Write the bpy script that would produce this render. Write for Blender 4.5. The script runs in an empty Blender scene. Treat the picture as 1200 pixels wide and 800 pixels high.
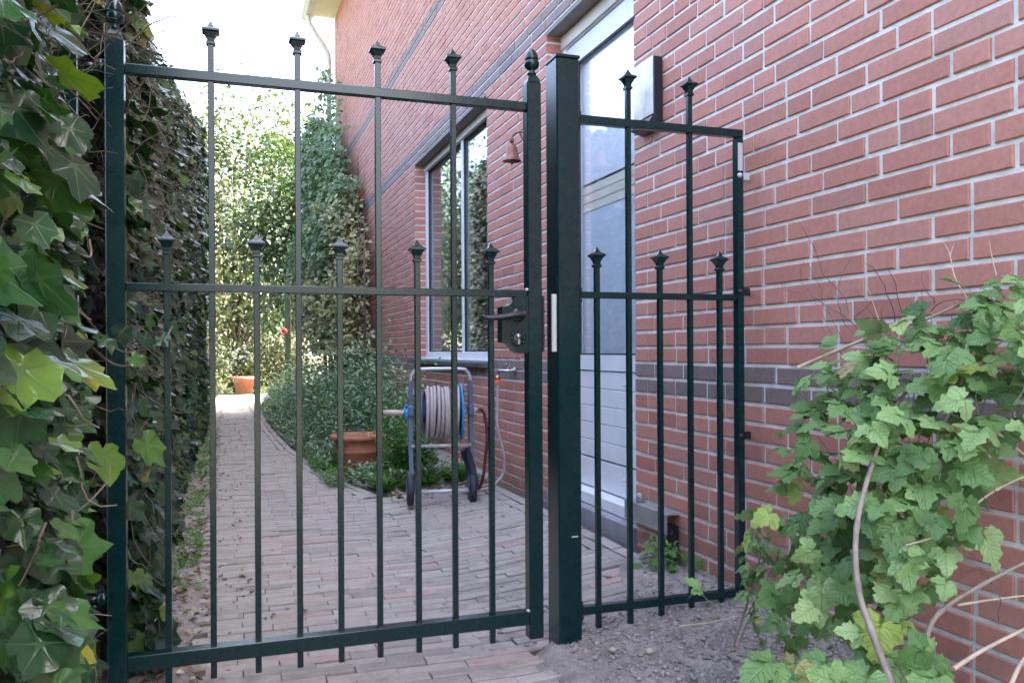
import bpy, math, random
import numpy as np
from mathutils import Vector, Matrix, Euler

rnd = random.Random(7)
rng = np.random.default_rng(7)
R = math.radians
SC = bpy.context.scene
COL = SC.collection

# ------------------------------------------------------------------ camera
YAW, ROLL, EYE = 18.93, -0.3, 0.9
cam_d = bpy.data.cameras.new('camera')
cam_d.sensor_width = 36.0
cam_d.lens = 29.31
cam_d.shift_y = 0.0086
cam_d.clip_start = 0.05
cam_d.clip_end = 2000
cam = bpy.data.objects.new('camera', cam_d)
COL.objects.link(cam)
cam.matrix_world = Matrix.Translation((0, 0, EYE)) @ Matrix.Rotation(R(-YAW), 4, 'Z') @ Matrix.Rotation(R(90), 4, 'X') @ Matrix.Rotation(R(ROLL), 4, 'Z')
SC.camera = cam

# ------------------------------------------------------------------ sky, sun, exposure
SUN_EL = 40.0
sun_from = Vector((0.955, -0.297, 0.0)).normalized()      # the sun stands beyond the house, to the right
w = bpy.data.worlds.new('World')
SC.world = w
w.use_nodes = True
nt = w.node_tree
bg = nt.nodes['Background']
sky = nt.nodes.new('ShaderNodeTexSky')
sky.sky_type = 'NISHITA'
sky.sun_disc = False
sky.sun_elevation = R(SUN_EL)
sky.sun_rotation = math.atan2(sun_from.x, sun_from.y)
sky.air_density = 0.7
sky.dust_density = 10.0
sky.ozone_density = 0.3
nt.links.new(sky.outputs[0], bg.inputs[0])
bg.inputs[1].default_value = 0.15
sl = bpy.data.lights.new('sun', 'SUN')
sl.energy = 2.3
sl.angle = R(0.5)
sl.color = (1.0, 0.93, 0.82)
so = bpy.data.objects.new('sun', sl)
COL.objects.link(so)
d_sun = Vector((sun_from.x * math.cos(R(SUN_EL)), sun_from.y * math.cos(R(SUN_EL)), math.sin(R(SUN_EL))))
so.rotation_euler = d_sun.to_track_quat('Z', 'Y').to_euler()
so.location = (20, -6, 20)
SC.view_settings.view_transform = 'Standard'
SC.view_settings.look = 'None'
SC.view_settings.gamma = 1.0
SC.view_settings.exposure = 4.1

# ------------------------------------------------------------------ projection (only used to pick which pieces show largest)
ca, sa = math.cos(R(YAW)), math.sin(R(YAW))
def proj(p):
    d = p[0] * sa + p[1] * ca
    l = p[0] * ca - p[1] * sa
    if d < 0.05:
        return None
    return (600 + 977 * l / d, 411 - 977 * (p[2] - EYE) / d, d)
def in_view(p, m=10):
    q = proj(p)
    return q is not None and -m < q[0] < 1200 + m and -m < q[1] < 800 + m

# ------------------------------------------------------------------ node helpers
class NB:
    def __init__(s, name):
        s.m = bpy.data.materials.new(name)
        s.m.use_nodes = True
        s.t = s.m.node_tree
        s.b = s.t.nodes['Principled BSDF']
        s.out = s.t.nodes['Material Output']
    def n(s, typ, **kw):
        nd = s.t.nodes.new('ShaderNode' + typ)
        for k, v in kw.items():
            setattr(nd, k, v)
        return nd
    def link(s, a, b):
        s.t.links.new(a, b)
    def put(s, sock, v):
        if hasattr(v, 'is_linked') or isinstance(v, bpy.types.NodeSocket):
            s.link(v, sock)
        else:
            sock.default_value = v
    def math(s, op, a, b=0.0, c=None, clamp=False):
        nd = s.n('Math', operation=op, use_clamp=clamp)
        s.put(nd.inputs[0], a); s.put(nd.inputs[1], b)
        if c is not None: s.put(nd.inputs[2], c)
        return nd.outputs[0]
    def mix(s, f, a, b, blend='MIX'):
        nd = s.n('MixRGB', blend_type=blend)
        s.put(nd.inputs[0], f); s.put(nd.inputs[1], a); s.put(nd.inputs[2], b)
        return nd.outputs[0]
    def noise(s, scale, detail=4, rough=0.6, vec=None, dist=0.0):
        nd = s.n('TexNoise')
        nd.inputs['Scale'].default_value = scale
        nd.inputs['Detail'].default_value = detail
        nd.inputs['Roughness'].default_value = rough
        nd.inputs['Distortion'].default_value = dist
        if vec is not None: s.link(vec, nd.inputs['Vector'])
        return nd.outputs['Fac']
    def pos(s):
        return s.n('NewGeometry').outputs['Position']
    def ramp(s, f, stops):
        nd = s.n('ValToRGB')
        cr = nd.color_ramp
        while len(cr.elements) < len(stops): cr.elements.new(0.5)
        for e, (p, c) in zip(cr.elements, stops):
            e.position = p
            e.color = (c[0], c[1], c[2], 1) if len(c) == 3 else c
        s.link(f, nd.inputs[0])
        return nd.outputs[0]
    def smooth(s, v, a, b):
        nd = s.n('MapRange', interpolation_type='SMOOTHSTEP')
        s.put(nd.inputs[0], v); nd.inputs[1].default_value = a; nd.inputs[2].default_value = b
        return nd.outputs[0]
    def attr(s, name):
        return s.n('Attribute', attribute_name=name).outputs['Fac']
    def bump(s, h, strength=0.3, dist=0.01):
        nd = s.n('Bump')
        nd.inputs['Strength'].default_value = strength
        nd.inputs['Distance'].default_value = dist
        s.link(h, nd.inputs['Height'])
        s.link(nd.outputs[0], s.b.inputs['Normal'])
    def base(s, v): s.put(s.b.inputs['Base Color'], v)
    def rough(s, v): s.put(s.b.inputs['Roughness'], v)
    def metal(s, v): s.b.inputs['Metallic'].default_value = v

def c4(r, g, b): return (r, g, b, 1.0)

def simple(name, col, rough=0.6, metal=0.0, var=0.12, nscale=12.0, bumpst=0.0, bscale=60.0, spec=0.5):
    m = NB(name)
    f = m.noise(nscale, 5, 0.6, m.pos())
    lo = tuple(max(0, c * (1 - 2 * var)) for c in col); hi = tuple(min(1, c * (1 + 2 * var)) for c in col)
    m.base(m.ramp(f, [(0.25, lo), (0.75, hi)]))
    m.rough(rough); m.metal(metal)
    m.b.inputs['Specular IOR Level'].default_value = spec
    if bumpst > 0:
        m.bump(m.noise(bscale, 4, 0.6, m.pos()), bumpst, 0.004)
    return m.m

def piece_tone(m, single):
    """0..1 tone per piece: object random for single pieces, face attribute inside joined ones"""
    return m.n('ObjectInfo').outputs['Random'] if single else m.attr('tone')

def brick_mat(name, single, kind):
    m = NB(name)
    t = piece_tone(m, single)
    p = m.pos()
    if kind == 'red':
        c = m.ramp(t, [(0.0, (0.40, 0.165, 0.125)), (0.3, (0.46, 0.195, 0.148)), (0.7, (0.50, 0.220, 0.168)), (0.93, (0.475, 0.222, 0.175)), (1.0, (0.40, 0.185, 0.150))])
    elif kind == 'dark':
        c = m.ramp(t, [(0.0, (0.19, 0.14, 0.138)), (0.6, (0.225, 0.165, 0.16)), (1.0, (0.26, 0.18, 0.17))])
    else:
        c = m.ramp(t, [(0.0, (0.265, 0.240, 0.225)), (0.35, (0.335, 0.310, 0.288)), (0.7, (0.390, 0.360, 0.335)), (0.88, (0.375, 0.318, 0.292)), (1.0, (0.39, 0.270, 0.235))])
    n1 = m.noise(55, 6, 0.7, p)
    n2 = m.noise(3.2, 5, 0.65, p)
    c = m.mix(0.42, c, m.ramp(n1, [(0.3, (0.62, 0.6, 0.6)), (0.7, (1.25, 1.25, 1.25))]), 'MULTIPLY')
    if kind == 'paving':
        # sandy film and moss stains in patches
        c = m.mix(m.math('MULTIPLY', m.smooth(n2, 0.42, 0.68), 0.5), c, c4(0.36, 0.345, 0.315))
        n3 = m.noise(6.5, 6, 0.7, p)
        c = m.mix(m.math('MULTIPLY', m.smooth(n3, 0.50, 0.68), 0.50), c, c4(0.14, 0.14, 0.115))
        n4 = m.noise(170, 3, 0.6, p)
        c = m.mix(m.math('MULTIPLY', m.smooth(n4, 0.60, 0.72), 0.35), c, c4(0.10, 0.09, 0.085))
        m.rough(0.85)
        m.bump(m.noise(110, 6, 0.7, p), 0.5, 0.004)
    else:
        c = m.mix(m.math('MULTIPLY', m.smooth(n2, 0.5, 0.78), 0.16), c, c4(0.50, 0.38, 0.36))   # lime bloom
        n4 = m.noise(210, 2, 0.5, p)
        c = m.mix(m.math('MULTIPLY', m.smooth(n4, 0.66, 0.74), 0.5), c, c4(0.50, 0.42, 0.40))
        zz = m.n('SeparateXYZ'); m.link(p, zz.inputs[0])
        damp = m.math('MULTIPLY', m.math('SUBTRACT', 1.0, m.smooth(zz.outputs[2], 0.10, 0.42)), m.smooth(m.noise(7, 6, 0.7, p), 0.42, 0.62))
        c = m.mix(m.math('MULTIPLY', damp, 0.45), c, c4(0.16, 0.14, 0.12))     # splashed soil and algae near the ground
        c = m.mix(m.math('MULTIPLY', m.smooth(m.noise(19, 6, 0.75, p), 0.60, 0.72), 0.22), c, c4(0.17, 0.11, 0.10))
        m.rough(0.72)
        m.bump(m.noise(160, 6, 0.7, p), 0.35, 0.002)
    m.base(c)
    return m.m

M = {}
for kd in ('red', 'dark', 'paving'):
    M[kd + '_one'] = brick_mat(kd + '_brick_single', True, kd)
    M[kd] = brick_mat(kd + '_brick_field', False, kd)
M['mortar'] = simple('mortar', (0.70, 0.71, 0.68), 0.9, var=0.12, nscale=18, bumpst=0.5, bscale=220)
M['sand'] = simple('joint_sand', (0.075, 0.066, 0.058), 0.95, var=0.3, nscale=25, bumpst=0.6, bscale=180)

def soil_mat():
    m = NB('sandy_soil')
    p = m.pos()
    n1 = m.noise(9, 7, 0.72, p); n2 = m.noise(90, 5, 0.7, p)
    c = m.ramp(n1, [(0.3, (0.19, 0.17, 0.155)), (0.52, (0.31, 0.285, 0.265)), (0.72, (0.41, 0.38, 0.355))])
    c = m.mix(0.55, c, m.ramp(n2, [(0.3, (0.45, 0.44, 0.44)), (0.7, (1.35, 1.35, 1.35))]), 'MULTIPLY')
    m.base(c); m.rough(0.95)
    m.bump(m.noise(130, 6, 0.75, p), 0.8, 0.008)
    return m.m
M['soil'] = soil_mat()
M['clod'] = simple('soil_clods', (0.30, 0.27, 0.258), 0.95, var=0.25, nscale=40, bumpst=0.5, bscale=200)

def ground_mat():
    m = NB('garden_ground')
    p = m.pos()
    n1 = m.noise(1.2, 6, 0.65, p); n2 = m.noise(22, 5, 0.7, p)
    c = m.ramp(n1, [(0.35, (0.105, 0.085, 0.062)), (0.5, (0.085, 0.095, 0.04)), (0.7, (0.07, 0.11, 0.035))])
    c = m.mix(0.6, c, m.ramp(n2, [(0.3, (0.5, 0.5, 0.5)), (0.7, (1.3, 1.3, 1.3))]), 'MULTIPLY')
    m.base(c); m.rough(0.95)
    m.bump(n2, 0.6, 0.03)
    return m.m
M['ground'] = ground_mat()

def coat_mat():
    m = NB('dark_green_powder_coat')
    p = m.pos()
    n = m.noise(26, 5, 0.65, p)
    c = m.ramp(n, [(0.3, (0.0003, 0.0165, 0.0195)), (0.7, (0.0005, 0.0225, 0.0260))])
    n2 = m.noise(140, 3, 0.6, p)
    c = m.mix(m.math('MULTIPLY', m.smooth(n2, 0.68, 0.76), 0.18), c, c4(0.10, 0.11, 0.10))     # dust specks
    n3 = m.noise(4.5, 5, 0.7, p)
    m.base(c)
    m.b.inputs['Specular IOR Level'].default_value = 0.5
    m.rough(m.math('ADD', 0.14, m.math('MULTIPLY', n3, 0.16)))
    m.bump(m.noise(240, 2, 0.5, p), 0.06, 0.001)
    return m.m
M['coat'] = coat_mat()
M['coat_black'] = simple('black_lacquered_iron', (0.012, 0.013, 0.022), 0.32, var=0.15, nscale=30, bumpst=0.1)
M['steel'] = simple('brushed_steel', (0.50, 0.485, 0.46), 0.33, 1.0, var=0.05, nscale=30)
M['zinc'] = simple('weathered_zinc', (0.36, 0.37, 0.38), 0.5, 0.6, var=0.12, nscale=14)
M['pvc'] = simple('grey_pvc', (0.52, 0.52, 0.52), 0.45, var=0.05)
M['bronze'] = simple('satin_bronze_steel', (0.46, 0.43, 0.38), 0.36, 0.9, var=0.25, nscale=7)
M['brass'] = simple('brass', (0.62, 0.50, 0.30), 0.3, 1.0, var=0.1)
M['white'] = simple('white_paint', (0.72, 0.74, 0.78), 0.38, var=0.035, nscale=7, bumpst=0.03)
M['cream'] = simple('cream_paint', (0.66, 0.60, 0.53), 0.5, var=0.05, nscale=6)
M['dark_rubber'] = simple('window_rubber', (0.02, 0.02, 0.022), 0.6)
M['lintel'] = simple('grey_lintel', (0.22, 0.20, 0.19), 0.8, var=0.1, nscale=14, bumpst=0.3)
M['stone'] = simple('blue_stone', (0.25, 0.26, 0.29), 0.7, var=0.12, nscale=10, bumpst=0.2)
M['sill_dark'] = simple('dark_stone_sill', (0.075, 0.075, 0.085), 0.5, var=0.15)
M['tile_roof'] = simple('dark_roof_tiles', (0.07, 0.055, 0.05), 0.6, var=0.2)
M['slate'] = simple('blue_grey_slate', (0.20, 0.24, 0.32), 0.6, var=0.12, nscale=4)
M['render'] = simple('pale_render', (0.55, 0.53, 0.50), 0.9, var=0.05, nscale=2)
M['terracotta'] = simple('terracotta', (0.40, 0.155, 0.095), 0.75, var=0.16, nscale=22, bumpst=0.15)
M['pot_soil'] = simple('potting_soil', (0.05, 0.04, 0.03), 0.95, var=0.3, nscale=60)
M['blue_plastic'] = simple('grey_blue_plastic', (0.075, 0.105, 0.19), 0.42, var=0.12, nscale=20)
M['light_blue'] = simple('bright_blue_plastic', (0.03, 0.27, 0.55), 0.38, var=0.08)
M['tyre'] = simple('dark_blue_tyre', (0.025, 0.03, 0.055), 0.6, var=0.2, nscale=40)
M['tube'] = simple('grey_tube', (0.55, 0.57, 0.62), 0.35, 0.3, var=0.06)
M['hose'] = simple('mauve_grey_hose', (0.37, 0.335, 0.335), 0.42, var=0.08, nscale=30)
M['hose_red'] = simple('dark_red_hose', (0.10, 0.03, 0.03), 0.35, var=0.15)
M['orange'] = simple('orange_plastic', (0.75, 0.11, 0.04), 0.4, var=0.05)
M['beige'] = simple('beige_plastic', (0.48, 0.40, 0.35), 0.45, var=0.05)
M['bell'] = simple('rusty_copper', (0.24, 0.12, 0.09), 0.5, 0.55, var=0.22, nscale=35, bumpst=0.15)
M['rust'] = simple('rusty_iron', (0.13, 0.075, 0.055), 0.8, var=0.3, nscale=40)
M['wood_dark'] = simple('dark_weathered_wood', (0.075, 0.062, 0.05), 0.85, var=0.2, nscale=9, bumpst=0.3)
M['wood_grey'] = simple('grey_weathered_wood', (0.27, 0.245, 0.21), 0.85, var=0.15, nscale=9, bumpst=0.3)
M['mossy'] = simple('mossy_green_post', (0.055, 0.085, 0.05), 0.85, var=0.25, nscale=16, bumpst=0.3)
M['bark'] = simple('brown_bark', (0.13, 0.10, 0.075), 0.9, var=0.25, nscale=20, bumpst=0.6, bscale=50)
M['ivy_twig'] = simple('ivy_twigs', (0.17, 0.14, 0.11), 0.85, var=0.3, nscale=15)
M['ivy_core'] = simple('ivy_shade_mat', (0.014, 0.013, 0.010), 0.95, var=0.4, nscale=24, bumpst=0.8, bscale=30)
M['cane'] = simple('grey_raspberry_cane', (0.27, 0.225, 0.19), 0.7, var=0.2, nscale=30, bumpst=0.2)
M['dead_cane'] = simple('pale_dead_cane', (0.46, 0.37, 0.27), 0.8, var=0.2, nscale=30)
M['twig'] = simple('dark_twig', (0.13, 0.095, 0.08), 0.85, var=0.25, nscale=30)
M['berry'] = simple('red_berry', (0.55, 0.02, 0.025), 0.3, var=0.1)
M['planter'] = simple('dark_blue_grey_planter', (0.055, 0.06, 0.085), 0.6, var=0.12)
M['room'] = simple('dim_room', (0.10, 0.10, 0.11), 0.9)
M['blind'] = simple('pale_blue_blind', (0.72, 0.80, 0.86), 0.7, var=0.03, nscale=5)
M['blind_cream'] = simple('cream_blind_slat', (0.86, 0.80, 0.68), 0.7, var=0.03)
M['blind_white'] = simple('white_sheer', (0.86, 0.89, 0.93), 0.8, var=0.02)
M['cloth_white'] = simple('white_flowers', (0.75, 0.75, 0.74), 0.8)
M['litter'] = simple('dry_leaf', (0.20, 0.145, 0.085), 0.8, var=0.45, nscale=18)
M['patio'] = simple('pale_patio_slab', (0.42, 0.38, 0.34), 0.85, var=0.1, nscale=6, bumpst=0.2)

def glass_mat(name, refl, tint):
    m = NB(name)
    m.t.nodes.remove(m.b)
    lw = m.n('LayerWeight'); lw.inputs['Blend'].default_value = 0.35
    f = m.math('ADD', refl, m.math('MULTIPLY', lw.outputs['Fresnel'], 0.35), clamp=True)
    tr = m.n('BsdfTransparent'); tr.inputs[0].default_value = tint
    gl = m.n('BsdfGlossy'); gl.inputs['Roughness'].default_value = 0.004
    gl.inputs[0].default_value = (0.93, 0.97, 1.0, 1)
    nz = m.noise(1.6, 2, 0.5, m.pos())
    bp = m.n('Bump'); bp.inputs['Strength'].default_value = 0.012; bp.inputs['Distance'].default_value = 0.05
    m.link(nz, bp.inputs['Height']); m.link(bp.outputs[0], gl.inputs['Normal'])
    mx = m.n('MixShader')
    m.link(f, mx.inputs[0]); m.link(tr.outputs[0], mx.inputs[1]); m.link(gl.outputs[0], mx.inputs[2])
    m.link(mx.outputs[0], m.out.inputs[0])
    return m.m
M['glass'] = glass_mat('window_glass', 0.20, c4(0.93, 0.95, 0.96))
M['door_glass'] = glass_mat('door_glass', 0.02, c4(0.985, 0.99, 1.0))

def leaf_mat(name, single, stops, veins, rough=0.42, transl=0.25, vein_col=(0.35, 0.45, 0.28), spec=0.5, back=None):
    m = NB(name)
    t = piece_tone(m, single)
    c = m.ramp(t, stops)
    uv = m.n('UVMap'); uv.uv_map = 'UVMap'
    sp = m.n('SeparateXYZ'); m.link(uv.outputs[0], sp.inputs[0])
    u, v = sp.outputs[0], sp.outputs[1]
    p = m.pos()
    n = m.noise(35, 4, 0.6, p)
    c = m.mix(0.5, c, m.ramp(n, [(0.3, (0.72, 0.74, 0.7)), (0.7, (1.25, 1.22, 1.2))]), 'MULTIPLY')
    if veins == 'palmate':
        dist = m.math('MULTIPLY', m.math('SUBTRACT', 1.0, u), v)          # distance from the nearest lobe rib
        rib = m.math('SUBTRACT', 1.0, m.smooth(dist, 0.004, 0.022))
        c = m.mix(m.math('MULTIPLY', rib, 0.5), c, c4(*vein_col))
        m.bump(m.math('ADD', m.math('MULTIPLY', rib, -0.5), m.noise(60, 3, 0.6, p)), 0.35, 0.004)
    elif veins == 'pinnate':
        au = m.math('ABSOLUTE', m.math('SUBTRACT', m.math('MULTIPLY', u, 2.0), 1.0))
        ph = m.math('FRACT', m.math('SUBTRACT', m.math('MULTIPLY', v, 7.0), m.math('MULTIPLY', au, 2.2)))
        tri = m.math('ABSOLUTE', m.math('SUBTRACT', ph, 0.5))              # 0.5 at the vein
        side = m.smooth(tri, 0.40, 0.5)
        mid = m.math('SUBTRACT', 1.0, m.smooth(au, 0.02, 0.10))
        rib = m.math('MAXIMUM', side, mid)
        c = m.mix(m.math('MULTIPLY', rib, 0.28), c, c4(*vein_col))
        m.bump(m.math('MULTIPLY', rib, -1.0), 0.7, 0.004)
    if back is not None:
        bf = m.n('NewGeometry').outputs['Backfacing']
        c = m.mix(m.math('MULTIPLY', bf, 0.6), c, c4(*back))
    m.base(c); m.rough(rough)
    m.b.inputs['Specular IOR Level'].default_value = spec
    tb = m.n('BsdfTranslucent')
    m.link(m.mix(1.0, c, c4(1.0, 1.35, 0.45), 'MULTIPLY'), tb.inputs[0])
    mx = m.n('MixShader'); mx.inputs[0].default_value = transl
    m.link(m.b.outputs[0], mx.inputs[1]); m.link(tb.outputs[0], mx.inputs[2])
    m.link(mx.outputs[0], m.out.inputs[0])
    return m.m

IVY = [(0.0, (0.013, 0.042, 0.022)), (0.36, (0.024, 0.074, 0.032)), (0.60, (0.038, 0.112, 0.036)), (0.80, (0.060, 0.155, 0.034)), (0.94, (0.120, 0.225, 0.032)), (1.0, (0.32, 0.33, 0.04))]
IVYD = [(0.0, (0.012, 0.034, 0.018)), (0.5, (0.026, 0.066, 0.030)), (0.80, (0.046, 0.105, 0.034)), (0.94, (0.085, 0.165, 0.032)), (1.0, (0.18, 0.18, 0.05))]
RASP = [(0.0, (0.07, 0.15, 0.05)), (0.3, (0.14, 0.27, 0.09)), (0.6, (0.24, 0.40, 0.15)), (0.88, (0.34, 0.50, 0.22)), (0.96, (0.38, 0.48, 0.11)), (1.0, (0.40, 0.31, 0.20))]
M['ivy_one'] = leaf_mat('ivy_leaf_single', True, IVY, 'palmate', 0.24, 0.26, vein_col=(0.09, 0.15, 0.08), spec=0.5)
M['ivy'] = leaf_mat('ivy_leaf_field', False, IVY, 'palmate', 0.26, 0.26, vein_col=(0.09, 0.15, 0.08), spec=0.5)
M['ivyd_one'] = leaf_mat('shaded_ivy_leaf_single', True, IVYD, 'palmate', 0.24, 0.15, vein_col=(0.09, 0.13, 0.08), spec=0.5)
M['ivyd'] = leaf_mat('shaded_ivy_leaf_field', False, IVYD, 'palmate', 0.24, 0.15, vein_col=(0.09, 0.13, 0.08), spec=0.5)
M['rasp_one'] = leaf_mat('raspberry_leaf_single', True, RASP, 'pinnate', 0.5, 0.25, vein_col=(0.34, 0.48, 0.24), spec=0.4, back=(0.30, 0.38, 0.28))
M['rasp'] = leaf_mat('raspberry_leaf_field', False, RASP, 'pinnate', 0.5, 0.25, vein_col=(0.34, 0.48, 0.24), spec=0.4, back=(0.30, 0.38, 0.28))
def foliage(name, stops, transl=0.3, rough=0.5):
    M[name] = leaf_mat(name, False, stops, 'none', rough, transl)
foliage('tree_yellow', [(0.0, (0.030, 0.050, 0.022)), (0.5, (0.055, 0.075, 0.032)), (0.85, (0.088, 0.102, 0.042)), (1.0, (0.15, 0.145, 0.07))], 0.22)
foliage('tree_green', [(0.0, (0.022, 0.048, 0.024)), (0.6, (0.036, 0.07, 0.034)), (1.0, (0.07, 0.10, 0.04))], 0.22)
foliage('climber_dark', [(0.0, (0.06, 0.115, 0.06)), (0.6, (0.11, 0.185, 0.09)), (1.0, (0.20, 0.27, 0.11))], 0.22)
foliage('climber_cream', [(0.0, (0.14, 0.17, 0.09)), (0.35, (0.26, 0.28, 0.15)), (0.7, (0.46, 0.43, 0.26)), (1.0, (0.60, 0.54, 0.34))], 0.25)
foliage('bed_leaf', [(0.0, (0.09, 0.16, 0.10)), (0.5, (0.19, 0.29, 0.19)), (0.85, (0.29, 0.39, 0.27)), (1.0, (0.34, 0.42, 0.22))], 0.2, 0.5)
foliage('weed_leaf', [(0.0, (0.06, 0.15, 0.04)), (0.6, (0.11, 0.25, 0.06)), (1.0, (0.19, 0.33, 0.09))], 0.3)
foliage('dry_leaf_field', [(0.0, (0.10, 0.065, 0.04)), (0.5, (0.24, 0.17, 0.10)), (0.8, (0.40, 0.34, 0.24)), (1.0, (0.55, 0.52, 0.42))], 0.1, 0.8)

# ------------------------------------------------------------------ mesh helpers
def mesh_from(name, V, F, mat, uvs=None, tone=None, smooth=False):
    me = bpy.data.meshes.new(name)
    me.from_pydata([tuple(v) for v in V], [], [tuple(f) for f in F])
    if mat is not None: me.materials.append(mat)
    if smooth:
        me.polygons.foreach_set('use_smooth', [True] * len(me.polygons))
    if uvs is not None:
        ul = me.uv_layers.new(name='UVMap')
        li = np.empty(len(me.loops), dtype=np.int32); me.loops.foreach_get('vertex_index', li)
        ul.data.foreach_set('uv', np.asarray(uvs, dtype=np.float32)[li].ravel())
    if tone is not None:
        a = me.attributes.new('tone', 'FLOAT', 'FACE'); a.data.foreach_set('value', np.asarray(tone, dtype=np.float32))
    me.update()
    return me

def fast_mesh(name, V, F, mat, uvs=None, vtone=None, smooth=False):
    """V (n,3), F (m,k) same-sized faces, vtone per vertex"""
    me = bpy.data.meshes.new(name)
    V = np.asarray(V, dtype=np.float32); F = np.asarray(F, dtype=np.int32)
    m, k = F.shape
    me.vertices.add(len(V)); me.vertices.foreach_set('co', V.ravel())
    me.loops.add(m * k); me.loops.foreach_set('vertex_index', F.ravel())
    me.polygons.add(m); me.polygons.foreach_set('loop_start', np.arange(0, m * k, k, dtype=np.int32))
    if smooth: me.polygons.foreach_set('use_smooth', np.ones(m, dtype=bool))
    me.materials.append(mat)
    me.update(calc_edges=True)
    if uvs is not None:
        ul = me.uv_layers.new(name='UVMap')
        ul.data.foreach_set('uv', np.asarray(uvs, dtype=np.float32)[F.ravel()].ravel())
    if vtone is not None:
        a = me.attributes.new('tone', 'FLOAT', 'POINT'); a.data.foreach_set('value', np.asarray(vtone, dtype=np.float32))
    return me

def link(name, me, parent=None, loc=None, rot=None):
    o = bpy.data.objects.new(name, me)
    COL.objects.link(o)
    if parent is not None: o.parent = parent
    if loc is not None: o.location = loc
    if rot is not None: o.rotation_euler = rot
    return o

def thing(name, label, cat, loc=(0, 0, 0), rot=(0, 0, 0), group=None):
    o = bpy.data.objects.new(name, None)
    COL.objects.link(o)
    o.location = loc; o.rotation_euler = rot
    o.empty_display_size = 0.1
    o['label'] = label; o['category'] = cat
    if group: o['group'] = group
    return o
def tag(o, label, cat, group=None):
    o['label'] = label; o['category'] = cat
    if group: o['group'] = group
    return o
def structure(o): o['kind'] = 'structure'; return o
def stuff(o): o['kind'] = 'stuff'; return o

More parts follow.
